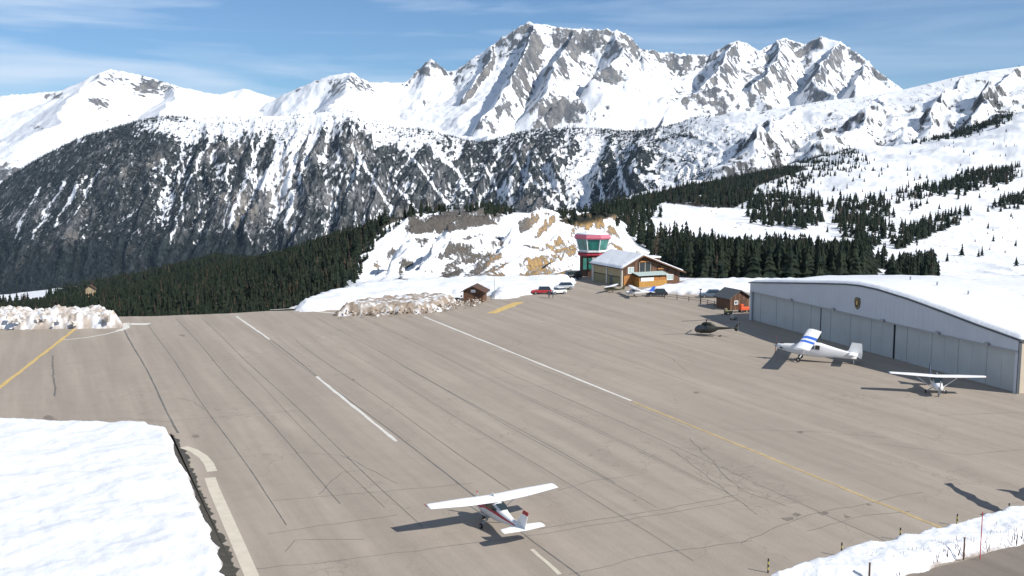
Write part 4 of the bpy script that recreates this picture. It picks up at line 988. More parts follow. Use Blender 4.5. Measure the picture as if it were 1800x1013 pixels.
gable_house('dark_shed', 'dark wooden shed with slate gable roof tucked against the left end of the hangar', 'shed', (p.x+.6, p.y+1.0), math.radians(24), 4.4, 4.4, 2.4, 1.3, 'wood_brown', 'slate', over=.5, snow=0, plank='wood_dark')
p = at(1273, 538); r_ = empty('dark_locker', (p.x, p.y+1, 0), 0.4); tag(r_, 'low dark storage locker with snow on top, left of the slate roofed shed', 'locker')
box_obj('body', 'wood_dark', r_, (0, 0, .8), (1.7, 1.8, 1.6)); box_obj('lid_snow', 'snow', r_, (0, 0, 1.72), (1.8, 1.9, .22)); box_obj('door', 'blue_grey_car', r_, (-.2, -.93, .8), (1.0, .06, 1.3))

def on_ground(px, py, D):
    x, y, z = ptD(px, py, D); return x, y, float(sample(NG, np.array([x/y]), np.array([y]))[0])
# far chalets
x, y, z = on_ground(1512, 262, 1960)
root = empty('mountain_restaurant', (x, y, z), math.radians(-6)); tag(root, 'long low brown mountain restaurant on the crest of the ski slope', 'restaurant')
L_ = 62
m = MB(); m.prism([(-6, -3), (-6, 5), (0, 8), (6, 5), (6, -3)], -L_/2, L_/2, 'x'); m.build('wall', 'wood_brown', root)
for sg in (-1, 1): m = MB(); m.prism([(sg*8, 4.2), (0, 8.1), (0, 9.2), (sg*8, 5.2)], -L_/2-2, L_/2+2, 'x'); m.build('snowy_roof', 'snow', root)
for i in range(9): box_obj('window', 'glass_dark', root, (-L_/2+4+i*6.6, -6.1, 2.6), (3.0, 0.2, 2.2))
x, y, z = on_ground(160, 540, 525)
r_ = gable_house('forest_house', 'small tan house with windows coloured orange as if lit, almost hidden in the dark forest at left', 'house', (x, y), 0.3, 4.4, 4.5, 8.6, 1.6, 'render_tan', 'wood_dark', over=.6, door=False, win=False, z=z)
for sx in (-1.1, 1.1):
    for zz in (7.6, 5.8): window(r_, (sx, -.02, zz), 1.1, 1.2, frame='render_pale', glass='wood_orange')  # orange pane colour stands in for the glow of lit windows
# lift pylons
def pylon(px, py, D, h, label):
    x, y, z = on_ground(px, py, D); r_ = empty('lift_pylon', (x, y, z)); tag(r_, label, 'ski lift', 'ski lift pylons on the slope')
    m = MB(); m.tube((0, 0, -1), (0, 0, h), .35, .22); m.build('mast', 'grey_metal', r_)
    m = MB(); m.box((0, 0, h), (4.4, .3, .35)); m.build('cross_arm', 'grey_metal', r_)
pylon(1645, 268, 1750, 15, 'left lift pylon standing on the open upper ski slope'); pylon(1766, 243, 1800, 14, 'right lift pylon high on the ski slope near the frame edge')
pylon(1500, 388, 1000, 7, 'short lift pylon among scattered trees below the open piste')

# ================================================================== AIRCRAFT
def sering(x, zb, zt, hw, n=16, e=2.6, xs=None):
    r = []; zc = (zb+zt)/2; hh = (zt-zb)/2
    for i in range(n):
        t = 2*PI*i/n; c, s = math.cos(t), math.sin(t)
        r.append((x, hw*math.copysign(abs(c)**(2/e), c), zc+hh*math.copysign(abs(s)**(2/e), s)))
    return r
def wing_mesh(secs, mi=0, mf=None):
    """secs: (y, xLE, chord, z, thick)"""
    m = MB(); prof = [(0, 0), (.04, .45), (.15, .85), (.35, 1), (.6, .7), (.85, .3), (1, .02), (.85, -.05), (.5, -.22), (.2, -.35), (.05, -.28)]
    m.loft([[(xl-c*a, y, z+t*c*b) for a, b in prof] for y, xl, c, z, t in secs], mi, mf=mf); return m
def wheel(root, c, r, w, leg_from=None, lr=0.05, fairing=None):
    if leg_from is not None:
        m = MB(); m.tube(leg_from, c, lr*1.3, lr); m.build('wheel_leg', 'white_paint' if fairing else 'grey_metal', root)
    m = MB(); m.tube((c[0], c[1]-w/2, c[2]), (c[0], c[1]+w/2, c[2]), r, n=14); wo_ = m.build('wheel', 'rubber', root)
    m = MB(); m.tube((c[0], c[1]-w/2-.01, c[2]), (c[0], c[1]+w/2+.01, c[2]), r*.45, n=10); m.build('hub', 'grey_metal', wo_)
def prop(root, x, z, R, ang, n=2, tip='crimson', body='dark_metal'):
    for k in range(n):
        a = ang+2*PI*k/n; d = Vector((0, math.cos(a), math.sin(a))); s = Vector((0, -d.z, d.y)); m = MB(); rings = []
        for t, w in ((.08, .05), (.3, .085), (.65, .08), (.84, .07)):
            p = Vector((x, 0, z))+d*R*t; rings.append([p+s*w+Vector((.02, 0, 0)), p-s*w-Vector((.02, 0, 0)), p-s*w-Vector((.035, 0, 0)), p+s*w+Vector((.005, 0, 0))])
        m.loft(rings); b = m.build('propeller_blade', body, root)
        p = Vector((x, 0, z))+d*R*.84; q = Vector((x, 0, z))+d*R; m = MB(); m.loft([[p+s*.07, p-s*.07, p-s*.07-Vector((.02, 0, 0)), p+s*.07-Vector((.02, 0, 0))], [q+s*.03, q-s*.03, q-s*.03-Vector((.02, 0, 0)), q+s*.03-Vector((.02, 0, 0))]]); m.build('blade_tip', tip, b)
def cessna(name, label, loc, rz, stripe='crimson', fintip='red_paint', spin='red_paint', body='white_paint', scale=1.0, cat='airplane', group=None, fincol='white_paint', pang=1.35, topstripe=True):
    root = empty(name, loc, rz); root.scale = (scale,)*3; tag(root, label, cat, group)
    st = [(2.02, .98, 1.34, .17), (1.96, .86, 1.44, .34), (1.75, .78, 1.48, .45), (1.3, .70, 1.52, .50), (.85, .66, 1.58, .53), (.40, .62, 1.93, .55), (.12, .60, 2.10, .55), (-.6, .60, 2.13, .55), (-1.25, .63, 2.11, .53), (-1.7, .69, 1.98, .48), (-2.3, .78, 1.74, .39), (-3.2, .90, 1.53, .27), (-4.2, .98, 1.40, .17), (-5.0, 1.05, 1.33, .09), (-5.45, 1.10, 1.28, .04)]
    def mf(i, j):
        # paint scheme: a stripe low along the side
        return 1 if (j in (0, 7) or j in (15, 8)) and (j in (0, 7)) else 0
    m = MB(); m.loft([sering(*s) for s in st], mf=mf); m.build('fuselage', [body, stripe], root, smooth=True)
    # windscreen, side and rear windows
    def panel(nm, pts, th=0.015):
        P = [Vector(p) for p in pts]; nrm = (P[1]-P[0]).cross(P[2]-P[0]).normalized(); mm = MB(); k = len(P)
        mm.add([p+nrm*th for p in P]+[p-nrm*th for p in P], [tuple(range(k)), tuple(range(k, 2*k))[::-1]]+[(i, (i+1) % k, k+(i+1) % k, k+i) for i in range(k)]); return mm.build(nm, 'glass_dark', root)
    panel('windscreen', [(.93, -.42, 1.56), (.93, .42, 1.56), (.22, .44, 2.09), (.22, -.44, 2.09)])
    panel('rear_window', [(-1.45, -.36, 2.08), (-1.45, .36, 2.08), (-2.2, .27, 1.80), (-2.2, -.27, 1.80)])
    for s in (-1, 1):
        panel('side_window', [(.50, s*.555, 1.55), (.22, s*.553, 1.95), (-.32, s*.553, 1.98), (-.32, s*.565, 1.55)])
        panel('side_window', [(-.40, s*.565, 1.55), (-.40, s*.553, 1.98), (-1.15, s*.545, 1.95), (-1.15, s*.555, 1.57)])
        panel('side_window', [(-1.24, s*.55, 1.57), (-1.24, s*.535, 1.93), (-1.75, s*.475, 1.80), (-1.75, s*.49, 1.60)])
        m = MB(); m.tube((-.05, s*.53, .74), (-.25, s*2.45, 2.16), .045, n=6); m.build('wing_strut', body, root)
        wheel(root, (-.55, s*1.18, .2), .2, .14, (-.35, s*.42, .74), .05)
    wheel(root, (1.35, 0, .17), .17, .12, (1.3, 0, .75), .045)
    secs = [(-5.5, .10, 1.0, 2.36, .07), (-5.4, .18, 1.14, 2.355, .11), (-2.6, .32, 1.62, 2.235, .13), (0, .35, 1.64, 2.14, .13), (2.6, .32, 1.62, 2.235, .13), (5.4, .18, 1.14, 2.355, .11), (5.5, .10, 1.0, 2.36, .07)]
    wg = wing_mesh(secs).build('wing', 'white_paint', root, smooth=False)
    for s in (-1, 1):
        m = MB(); m.box((-1.06, s*1.55, 2.215), (.02, 2.0, .012)); m.box((-.93, s*3.9, 2.30), (.02, 2.5, .012)); m.build('flap_gap', 'grey_metal', wg)
    wing_mesh([(-1.72, -4.75, .72, 1.30, .08), (-1.6, -4.62, .9, 1.30, .1), (0, -4.35, 1.28, 1.28, .1), (1.6, -4.62, .9, 1.30, .1), (1.72, -4.75, .72, 1.30, .08)]).build('tailplane', body, root)
    m = MB(); m.loft([[(-3.5, -.02, 1.48), (-3.5, .02, 1.48), (-5.5, .025, 1.24), (-5.5, -.025, 1.24)], [(-4.35, -.05, 1.65), (-4.35, .05, 1.65), (-5.55, .03, 1.6), (-5.55, -.03, 1.6)], [(-5.05, -.04, 2.42), (-5.05, .04, 2.42), (-5.85, .02, 2.42), (-5.85, -.02, 2.42)]]); fn = m.build('fin', fincol, root)
    m = MB(); m.loft([[(-5.05, -.043, 2.423), (-5.05, .043, 2.423), (-5.85, .023, 2.423), (-5.85, -.023, 2.423)], [(-5.22, -.02, 2.72), (-5.22, .02, 2.72), (-5.98, .01, 2.72), (-5.98, -.01, 2.72)]]); m.build('fin_tip', fintip, fn)
    m = MB(); m.loft([sering(2.03, .98, 1.34, .18, 10, 2), sering(2.2, 1.04, 1.28, .12, 10, 2), sering(2.36, 1.15, 1.17, .015, 10, 2)]); m.build('spinner', spin, root, smooth=True)
    prop(root, 2.14, 1.16, .95, pang, 2, spin, 'grey_metal')
    m = MB(); m.box((-.3, 0, 2.42), (.35, .03, .3)); m.build('aerial', 'white_paint', wg)
    for s in (-1, 1):
        m = MB(); m.box((-5.12, s*.95, 1.355), (.025, 1.3, .012)); m.build('elevator_gap', 'grey_metal', root)
        m = MB(); m.box((-1.0, s*2.62, 2.262), (1.2, .02, .012)); m.build('panel_line', 'grey_metal', wg)
        m = MB(); m.tube((.2, s*5.5, 2.37), (-.25, s*5.5, 2.36), .05, n=6); m.build('tip_light', 'red_paint' if s > 0 else 'blue_paint', wg)
    return root
wl_, wr_ = at(748, 889, 2.36), at(972, 851, 2.36)
hd = Vector((wr_.x-wl_.x, wr_.y-wl_.y, 0)).normalized(); rz = math.atan2(hd.x, -hd.y)   # nose is perpendicular to the span, pointing away
rz = math.atan2(hd.y, hd.x)+PI/2
c_ = (wl_+wr_)/2
cessna('high_wing_airplane', 'white high-wing airplane with red stripes rolling in the foreground of the apron', (c_.x, c_.y, 0), rz)
wl_, wr_ = at(1568, 656, 2.36), at(1729, 663, 2.36)
hd = Vector((wr_.x-wl_.x, wr_.y-wl_.y, 0)).normalized(); c_ = (wl_+wr_)/2
cessna('high_wing_airplane', 'white high-wing airplane facing the camera close to the right end of the hangar doors', (c_.x, c_.y, 0), math.atan2(hd.y, hd.x)-PI/2, stripe='white_paint', fintip='blue_grey_car', spin='grey_metal', fincol='blue_grey_car', pang=1.5)
c_ = at(1113, 522); cessna('light_airplane', 'small white airplane with blue fin parked in front of the orange balcony', (c_.x, c_.y, 0), math.radians(186), stripe='grey_metal', fintip='blue_paint', spin='white_paint', fincol='blue_paint', scale=.8, cat='airplane')
c_ = at(1072, 514); cessna('light_airplane', 'small olive grey airplane parked by the chalet side wall, left of the blue-finned one', (c_.x, c_.y, 0), math.radians(150), stripe='olive', body='render_olive', fintip='render_olive', spin='render_olive', fincol='render_olive', scale=.62, cat='airplane')

def porter():
    nose = at(1362, 603, 1.5); tail = at(1497, 618, 1.5); d = Vector((nose.x-tail.x, nose.y-tail.y, 0)).normalized(); rz = math.atan2(d.y, d.x)
    o = (at(1405, 618, 2.95)+at(1430, 582, 2.95))/2; sp_ = at(1430, 582, 2.95)-at(1405, 618, 2.95); rz = math.atan2(sp_.y, sp_.x)+PI/2; root = empty('turboprop_airplane', (o.x, o.y, 0), rz); tag(root, 'white long-nosed turboprop airplane with two blue wing bands beside the hangar', 'airplane')
    st = [(4.0, 1.35, 1.8, .18), (3.85, 1.22, 1.88, .28), (3.2, 1.08, 1.98, .36), (2.2, .92, 2.10, .46), (1.7, .85, 2.20, .52), (1.2, .78, 2.60, .58), (.6, .76, 2.72, .60), (-1.6, .78, 2.72, .60), (-2.4, .90, 2.55, .52), (-3.6, 1.02, 2.32, .38), (-5.0, 1.12, 2.10, .24), (-6.3, 1.2, 1.95, .10)]
    m = MB(); m.loft([sering(*s, 16, 3.6) for s in st]); m.build('fuselage', 'white_paint', root, smooth=True)
    zw = 2.78; secs = []
    ys = [-7.9, -7.8, -2.2, -.4, 1.1, 2.9, 7.8, 7.9]
    secs = [(y, 1.0, 1.95 if abs(y) < 7.85 else 1.75, zw+abs(y)*.02, .12) for y in ys]
    # the near half-wing (left side, towards the camera) carries two blue bands
    wing_mesh(secs, mf=lambda i, j: 1 if i in BANDS else 0).build('wing', ['white_paint', 'blue_paint'], root)
    for s in (-1, 1):
        m = MB(); m.tube((.5, s*.58, 1.0), (.2, s*3.6, zw+.02), .06, n=6); m.build('wing_strut', 'white_paint', root)
        wheel(root, (.9, s*1.35, .32), .32, .24, (.6, s*.5, 1.0), .07)
        for x in (.2, -.55, -1.3): m = MB(); m.box((x, s*.60, 2.15), (.55, .05, .55)); m.build('cabin_window', 'glass_dark', root)
    m = MB(); m.add([(1.68, -.46, 2.22), (1.68, .46, 2.22), (1.15, .5, 2.64), (1.15, -.5, 2.64), (1.66, -.46, 2.19), (1.66, .46, 2.19), (1.13, .5, 2.61), (1.13, -.5, 2.61)], [(0, 1, 2, 3), (7, 6, 5, 4), (0, 4, 5, 1), (1, 5, 6, 2), (2, 6, 7, 3), (3, 7, 4, 0)]); m.build('windscreen', 'glass_dark', root)
    for s in (-1, 1): m = MB(); m.tube((3.5, s*.30, 1.45), (3.2, s*.52, 1.4), .11, n=8); m.build('exhaust', 'dark_metal', root)
    m = MB(); m.box((3.3, 0, 2.0), (.45, .3, .14)); m.build('intake', 'black_band', root)
    m = MB(); m.loft([[(-4.9, -.03, 2.1), (-4.9, .03, 2.1), (-6.9, .03, 1.3), (-6.9, -.03, 1.3)], [(-5.2, -.07, 2.3), (-5.2, .07, 2.3), (-6.95, .04, 2.0), (-6.95, -.04, 2.0)], [(-5.5, -.05, 3.35), (-5.5, .05, 3.35), (-6.75, .03, 3.35), (-6.75, -.03, 3.35)]]); m.build('fin', 'white_paint', root)
    wing_mesh([(-2.6, -5.35, 1.15, 2.05, .1), (0, -5.25, 1.2, 2.0, .1), (2.6, -5.35, 1.15, 2.05, .1)]).build('tailplane', 'white_paint', root)
    wheel(root, (-6.1, 0, .18), .18, .12, (-5.9, 0, 1.2), .06)
    m = MB(); m.loft([sering(4.0, 1.38, 1.76, .19, 10, 2), sering(4.25, 1.45, 1.69, .12, 10, 2), sering(4.42, 1.56, 1.58, .015, 10, 2)]); m.build('spinner', 'grey_metal', root, smooth=True)
    prop(root, 4.15, 1.57, 1.28, PI/2, 2, 'red_paint', 'crimson')
    root.rotation_euler = (0, -math.radians(4.5), rz); root.scale = (1.06,)*3
BANDS = (2, 4)
po = porter()

def helicopter():
    c = at(1241, 590); root = empty('helicopter', (c.x, c.y, 0), math.radians(160)); tag(root, 'dark olive helicopter parked on skids left of the hangar', 'helicopter')
    root.scale = (.80,)*3
    st = [(2.35, 1.0, 1.2, .12), (2.15, .72, 1.7, .5), (1.6, .52, 2.1, .72), (.8, .45, 2.3, .8), (-.2, .48, 2.3, .8), (-1.1, .6, 2.2, .66), (-1.9, .95, 2.05, .4), (-2.4, 1.3, 1.95, .22), (-4.2, 1.55, 1.95, .15), (-6.2, 1.75, 1.98, .1)]
    def mf(i, j): return 1 if (i in (1, 2) and j not in (11, 12, 10, 13)) or (i == 3 and j in (0, 7, 1, 6)) else 0
    m = MB(); m.loft([sering(*s, 16, 2.4) for s in st], mf=mf); m.build('body', ['olive', 'glass_dark'], root, smooth=True)
    m = MB(); m.loft([sering(.9, 2.2, 2.5, .25, 10), sering(.5, 2.2, 2.75, .4, 10), (sering(-.8, 2.1, 2.75, .4, 10)), sering(-1.7, 1.9, 2.3, .2, 10)]); m.build('engine_cowl', 'olive', root, smooth=True)
    m = MB(); m.tube((0, 0, 2.7), (0, 0, 3.2), .09); m.box((0, 0, 3.2), (.5, .5, .12)); m.build('rotor_mast', 'dark_metal', root)
    for k in range(3):
        a = .5+2*PI*k/3; m = MB(); m.box((2.7, 0, 0), (5.0, .3, .035), M=None); me = m.build('rotor_blade', 'dark_metal', root); me.location = (0, 0, 3.2); me.rotation_euler = (0, .03, a)
    m = MB(); m.loft([[(-5.7, -.03, 1.3), (-5.7, .03, 1.3), (-6.2, .03, 1.2), (-6.2, -.03, 1.2)], [(-5.6, -.05, 1.9), (-5.6, .05, 1.9), (-6.4, .05, 1.9), (-6.4, -.05, 1.9)], [(-6.3, -.03, 3.0), (-6.3, .03, 3.0), (-6.75, .03, 3.0), (-6.75, -.03, 3.0)]]); m.build('tail_fin', 'olive', root)
    m = MB(); m.box((-6.4, .2, 2.3), (.1, .03, 1.7)); m.build('tail_rotor', 'grey_metal', root)
    wing_mesh([(-1.0, -4.9, .5, 1.8, .1), (1.0, -4.9, .5, 1.8, .1)]).build('stabilizer', 'olive', root)
    for s in (-1, 1):
        m = MB(); m.tube((1.9, s*.95, .12), (-1.6, s*.95, .06), .05, n=6); m.tube((1.9, s*.95, .12), (2.2, s*.95, .35), .05, n=6); m.build('skid', 'dark_metal', root)
        for x in (1.0, -.8): m = MB(); m.tube((x, s*.5, .6), (x, s*.95, .1), .04, n=6); m.build('skid_strut', 'dark_metal', root)
helicopter()

# ================================================================== VEHICLES AND SMALL THINGS
def car(name, label, px, py, deg, paint, L=4.4, Wd=1.8, H=1.6, van=False, roof=None, scale=1):
    p = at(px, py); root = empty(name, (p.x, p.y, 0), math.radians(deg)); tag(root, label, 'van' if van else 'car')
    hb = .95 if not van else 1.1
    def sec(y, s): return [(L*.5*a, y, b) for a, b in (s)]
    low = [(.98, .35), (1.0, .6), (.95, hb*.88), (.45, hb), (-.9, hb+.03), (-1.0, hb*.85), (-.99, .35)]
    m = MB(); m.loft([sec(-Wd/2+.05, [(a*.97, b*.98+.01) for a, b in low]), sec(-Wd/2, low)[:], sec(Wd/2, low), sec(Wd/2-.0, low), sec(Wd/2+.0-.05, [(a*.97, b*.98+.01) for a, b in low])][1:4:2] if False else [sec(-Wd/2, low), sec(Wd/2, low)]); m.build('body', paint, root, bevel=.08)
    cab = [(.42, hb), (.15, H-.04), (-.72, H), (-.93, hb)] if not van else [(.72, hb), (.5, H-.04), (-.94, H), (-.97, hb)]
    m = MB(); m.loft([[(L*.5*a, -Wd/2*(.94 if b < H-.1 else .80), b+.002) for a, b in cab], [(L*.5*a, Wd/2*(.94 if b < H-.1 else .80), b+.002) for a, b in cab]]); m.build('window_band', 'glass_dark', root)
    m = MB(); m.box((L*.5*(cab[1][0]+cab[2][0])/2, 0, H+.02), (L*.5*(cab[1][0]-cab[2][0])*1.0, Wd*.8, .06)); m.build('roof', roof or paint, root, bevel=.02)
    for a in (.62, -.62):
        for s in (-1, 1): m = MB(); m.tube((L*.5*a, s*(Wd/2-.2), .33), (L*.5*a, s*(Wd/2+.02), .33), .33, n=14); w_ = m.build('wheel', 'rubber', root); m = MB(); m.tube((L*.5*a, s*(Wd/2), .33), (L*.5*a, s*(Wd/2+.03), .33), .18, n=10); m.build('hub', 'grey_metal', w_)
    for s in (-1, 1):
        box_obj('headlight', 'white_paint', root, (L*.5*.975, s*Wd*.36, .66), (.12, .3, .14)); box_obj('tail_light', 'red_paint', root, (-L*.5*.985, s*Wd*.4, .75), (.1, .2, .2))
    box_obj('bumper', 'dark_metal', root, (L*.5, 0, .4), (.12, Wd*.9, .18))
    return root
car('parked_car', 'silver hatchback parked in front of the tower, right of the red and white vehicles', 990, 509, 195, 'silver_car')
car('parked_car', 'white off-road car parked behind the red pickup near the white snow bank', 945, 506, 200, 'white_paint', H=1.8)
car('parked_car', 'dark red car furthest left in the cluster of vehicles beside the snow bank', 927, 508, 170, 'crimson', L=3.9)
car('pickup', 'red vehicle with a white roof nearest the two standing people', 952, 517, 185, 'red_paint', H=1.7, roof='snow')
car('parked_car', 'low white car immediately right of the two standing people', 981, 517, 200, 'white_paint', L=3.4, H=1.35)
car('parked_van', 'black van standing in the shade at the foot of the control tower', 1005, 491, 200, 'black_car', L=4.8, H=2.0, van=True)
car('parked_car', 'blue grey estate car parked at the snow bank left of the dark shed', 1249, 523, 178, 'blue_grey_car', H=1.6, L=4.6)
car('parked_car', 'dark grey car parked right of the airplane with the blue fin', 1155, 521, 175, 'black_car', H=1.5)
# orange ground machine and tarpaulin near the shed
def ground_cart(name, label, px, py, col, s=1.0, deg=20):
    p = at(px, py); root = empty(name, (p.x, p.y, 0), math.radians(deg)); tag(root, label, 'cart')
    m = MB(); m.box((0, 0, .62*s), (1.7*s, .95*s, .5*s)); m.build('body', col, root, bevel=.06)
    m = MB(); m.box((-.55*s, 0, 1.1*s), (.5*s, .7*s, .5*s)); m.build('hood', col, root, bevel=.05)
    m = MB(); m.tube((.85*s, 0, .5*s), (1.7*s, 0, .35*s), .04); m.build('tow_bar', 'dark_metal', root)
    for a in (-.5, .5):
        for b in (-.5, .5): m = MB(); m.tube((a*1.1*s, b*.9*s, .22*s), (a*1.1*s, b*1.1*s, .22*s), .22*s, n=10); m.build('wheel', 'rubber', root)
ground_cart('snow_blower', 'orange machine parked between the shed and the hangar corner', 1308, 549, 'orange', 1.15)
ground_cart('baggage_cart', 'small brownish ground cart standing behind the helicopter', 1289, 562, 'render_pale', .8, 60)
ground_cart('baggage_cart', 'olive ground cart nearest the hangar shadow, right behind the helicopter tail', 1280, 553, 'render_olive', .85, 10)
# low rails added where the parked airplane and car cast a dark shadow
def shadow_barrier(px_pts, label):
    P = [at(x, y) for x, y in px_pts]; root = empty('shadow_rails', P[0]); tag(root, label, 'shadow_barrier'); o = P[0]
    for a, b in zip(P[:-1], P[1:]):
        n = max(1, int((b-a).length/2.2))
        for i in range(n):
            q = a.lerp(b, i/n)-o; m = MB(); m.box((q.x, q.y, .5), (.12, .12, 1.0)); m.build('post', 'wood_dark', root)
        for z in (.45, .85): m = MB(); q0, q1 = a-o, b-o; m.tube((q0.x, q0.y, z), (q1.x, q1.y, z), .05, n=4); m.build('rail', 'wood_brown', root)
shadow_barrier([(1168, 524), (1190, 527), (1232, 533), (1268, 541)], 'low rails added in place of the shadow between the parked airplane and the dark shed')
p = at(1231, 536); r_ = empty('sign_post', (p.x, p.y, 0)); tag(r_, 'dark post at the end of the added shadow rails near the blue grey car', 'post'); m = MB(); m.tube((0, 0, 0), (0, 0, 3.0), .09); m.build('post', 'dark_metal', r_); box_obj('lamp_head', 'dark_metal', r_, (0, 0, 3.05), (.5, .25, .18))
p = at(869, 527); r_ = empty('thin_mast', (p.x, p.y, 0)); tag(r_, 'thin tall grey mast rising from the snow bank right of the wooden hut', 'pole'); m = MB(); m.tube((0, 0, 0), (0, 0, 5.2), .06, .04); m.build('mast', 'grey_metal', r_)
# marker poles along the right snow bank
wh = ['first (lowest) yellow and black marker pole at the snow bank, close to the bottom edge', 'second yellow and black marker pole from the bottom edge along the snow bank', 'third yellow and black marker pole, just left of where the yellow line ends', 'fourth yellow and black marker pole, between the yellow line and the dark wet streak', 'furthest yellow and black marker pole, beside the dark wet streak at right']
for (x, y0, y1), lb in zip(((1350, 981, 1007), (1479, 953, 978), (1582, 927, 950), (1682, 903, 924), (1773, 884, 905)), wh):
    p = at(x, y1); h = (y1-y0)/((y1-285)/28.0); r_ = empty('marker_pole', (p.x, p.y, 0)); tag(r_, lb, 'marker pole', 'marker poles along the snow bank')
    for k in range(5): m = MB(); m.tube((0, 0, h*k/5), (0, 0, h*(k+1)/5), .055, n=8); m.build('band', 'black_band' if k % 2 == 0 else 'yellow_pole', r_)
def stake(name, label, px, y0, y1, r, material, zb=0.0):
    p = at(px, y1, zb); h = (y1-y0)/((y1-285)/28.0)+.25; o = MB(); o.tube((0, 0, -.4), (0, 0, h), r, r*.9); o.tube((0, 0, h), (0, 0, h+.05), r*1.3, r*.6); o = o.build(name, material, None, loc=p); tag(o, label, 'pole')
stake('snow_pole', 'tall thin red snow pole standing in the right snow bank', 1723, 905, 974, .035, 'red_pole', .5)
stake('wooden_stake', 'brown wooden stake in the snow bank near the bottom edge, left of the red pole', 1528, 996, 1014, .07, 'wood_brown', .5)
stake('wooden_stake', 'brown wooden stake in the snow bank just left of the red pole', 1694, 951, 975, .06, 'wood_brown', .5)
def person(px, py, deg, label, coat, h=1.75):
    p = at(px, py); s = h/1.75
    V = [(0, 0, .92), (0, 0, 1.12), (0, 0, 1.36), (0, 0, 1.48), (0, .02, 1.62), (.0, .20, 1.40), (.03, .27, 1.15), (.10, .24, .92), (0, -.20, 1.40), (.03, -.27, 1.15), (.10, -.24, .92), (0, .10, .86), (.03, .11, .48), (0, .12, .08), (.12, .12, .04), (0, -.10, .86), (-.02, -.12, .48), (-.06, -.12, .08), (.06, -.12, .04)]
    E = [(0, 1), (1, 2), (2, 3), (3, 4), (2, 5), (5, 6), (6, 7), (2, 8), (8, 9), (9, 10), (0, 11), (11, 12), (12, 13), (13, 14), (0, 15), (15, 16), (16, 17), (17, 18)]
    R = [.15, .15, .17, .06, .105, .075, .055, .04, .075, .055, .04, .095, .07, .05, .045, .095, .07, .05, .045]
    me = bpy.data.meshes.new('person'); me.from_pydata([(a*s, b*s, c*s) for a, b, c in V], E, []); o = bpy.data.objects.new('person', me); COL.objects.link(o); o.location = (p.x, p.y, 0); o.rotation_euler.z = math.radians(deg)
    sk = o.modifiers.new('skin', 'SKIN'); me.skin_vertices.new() if not me.skin_vertices else None
    for i, v in enumerate(me.skin_vertices[0].data): v.radius = (R[i]*s, R[i]*s); v.use_root = i == 0
    o.modifiers.new('sub', 'SUBSURF').levels = 1; me.materials.append(MATS[coat]); tag(o, label, 'person')
    m = MB(); m.loft([sering(-.09, 1.58, 1.68, .05, 10, 2), sering(-.05, 1.55, 1.74, .10, 10, 2), sering(.05, 1.60, 1.75, .10, 10, 2), sering(.09, 1.66, 1.72, .05, 10, 2)]); m.build('hair', 'wood_dark', o, smooth=True)
    m = MB(); m.loft([sering(.06, 1.52, 1.66, .07, 10, 2), sering(.105, 1.55, 1.66, .05, 10, 2)]); m.box((.12, 0, 1.60), (.04, .025, .04)); m.build('face', 'skin', o, smooth=True)
person(965, 524, -60, 'person in dark clothes, left one of the two standing beside the red vehicle', 'dark_cloth')
person(972, 525, 200, 'person in blue grey clothes, right one of the two standing beside the red vehicle', 'blue_grey_car', 1.7)

# ================================================================== TREES
def crown_template(tiers, seg, seed, rad=0.19, jag=.35):
    r = random.Random(seed); V = []; Fc = []
    for k in range(tiers):
        t = k/tiers; z0 = 0.10+0.86*t; R = rad*(1-t)**0.85*(1.0+r.uniform(-.15, .15))+0.012; zt = min(1.0, z0+0.30*(1-t*.6))
        b = len(V); V.append((r.uniform(-.01, .01), r.uniform(-.01, .01), zt))
        for i in range(seg):
            a = 2*PI*(i+r.uniform(-.3, .3))/seg; q = R*(1+r.uniform(-jag, jag)*(1 if i % 2 else .6))*(1.15 if i % 2 else .8)
            V.append((q*math.cos(a), q*math.sin(a), z0+r.uniform(-.025, .02)-(0.02 if i % 2 else -.02)))
        Fc += [(b, b+1+i, b+1+(i+1) % seg) for i in range(seg)]
    return np.array(V), np.array(Fc)
def crown_mesh(name, T, material):
    me = bpy.data.meshes.new(name); me.from_pydata([tuple(v) for v in T[0]], [], [tuple(int(i) for i in f) for f in T[1]]); me.materials.append(MATS[material]); return me
def merged_trees(name, T_list, pos, hts, wid, material, label=None, parent=None, seed=0):
    r = np.random.RandomState(seed); Vs = []; Fs = []; off = 0; which = r.randint(0, len(T_list), len(pos))
    for k, (V, Fc) in enumerate(T_list):
        idx = np.where(which == k)[0]
        if not len(idx): continue
        an = r.uniform(0, 2*PI, len(idx)); c, s = np.cos(an), np.sin(an); h = hts[idx]; w = wid[idx]
        x = (V[None, :, 0]*c[:, None]-V[None, :, 1]*s[:, None])*h[:, None]*w[:, None]; y = (V[None, :, 0]*s[:, None]+V[None, :, 1]*c[:, None])*h[:, None]*w[:, None]; z = V[None, :, 2]*h[:, None]
        P = np.stack([x+pos[idx, 0][:, None], y+pos[idx, 1][:, None], z+pos[idx, 2][:, None]-.3], -1).reshape(-1, 3)
        Fa = (Fc[None]+np.arange(len(idx))[:, None, None]*len(V)).reshape(-1, 3)+off; off += len(P); Vs.append(P); Fs.append(Fa)
    o = np_mesh(name, np.concatenate(Vs), np.concatenate(Fs), MATS[material], smooth=False); tag(o, kind='stuff'); 
    if label: tag(o, label, 'forest')
    return o
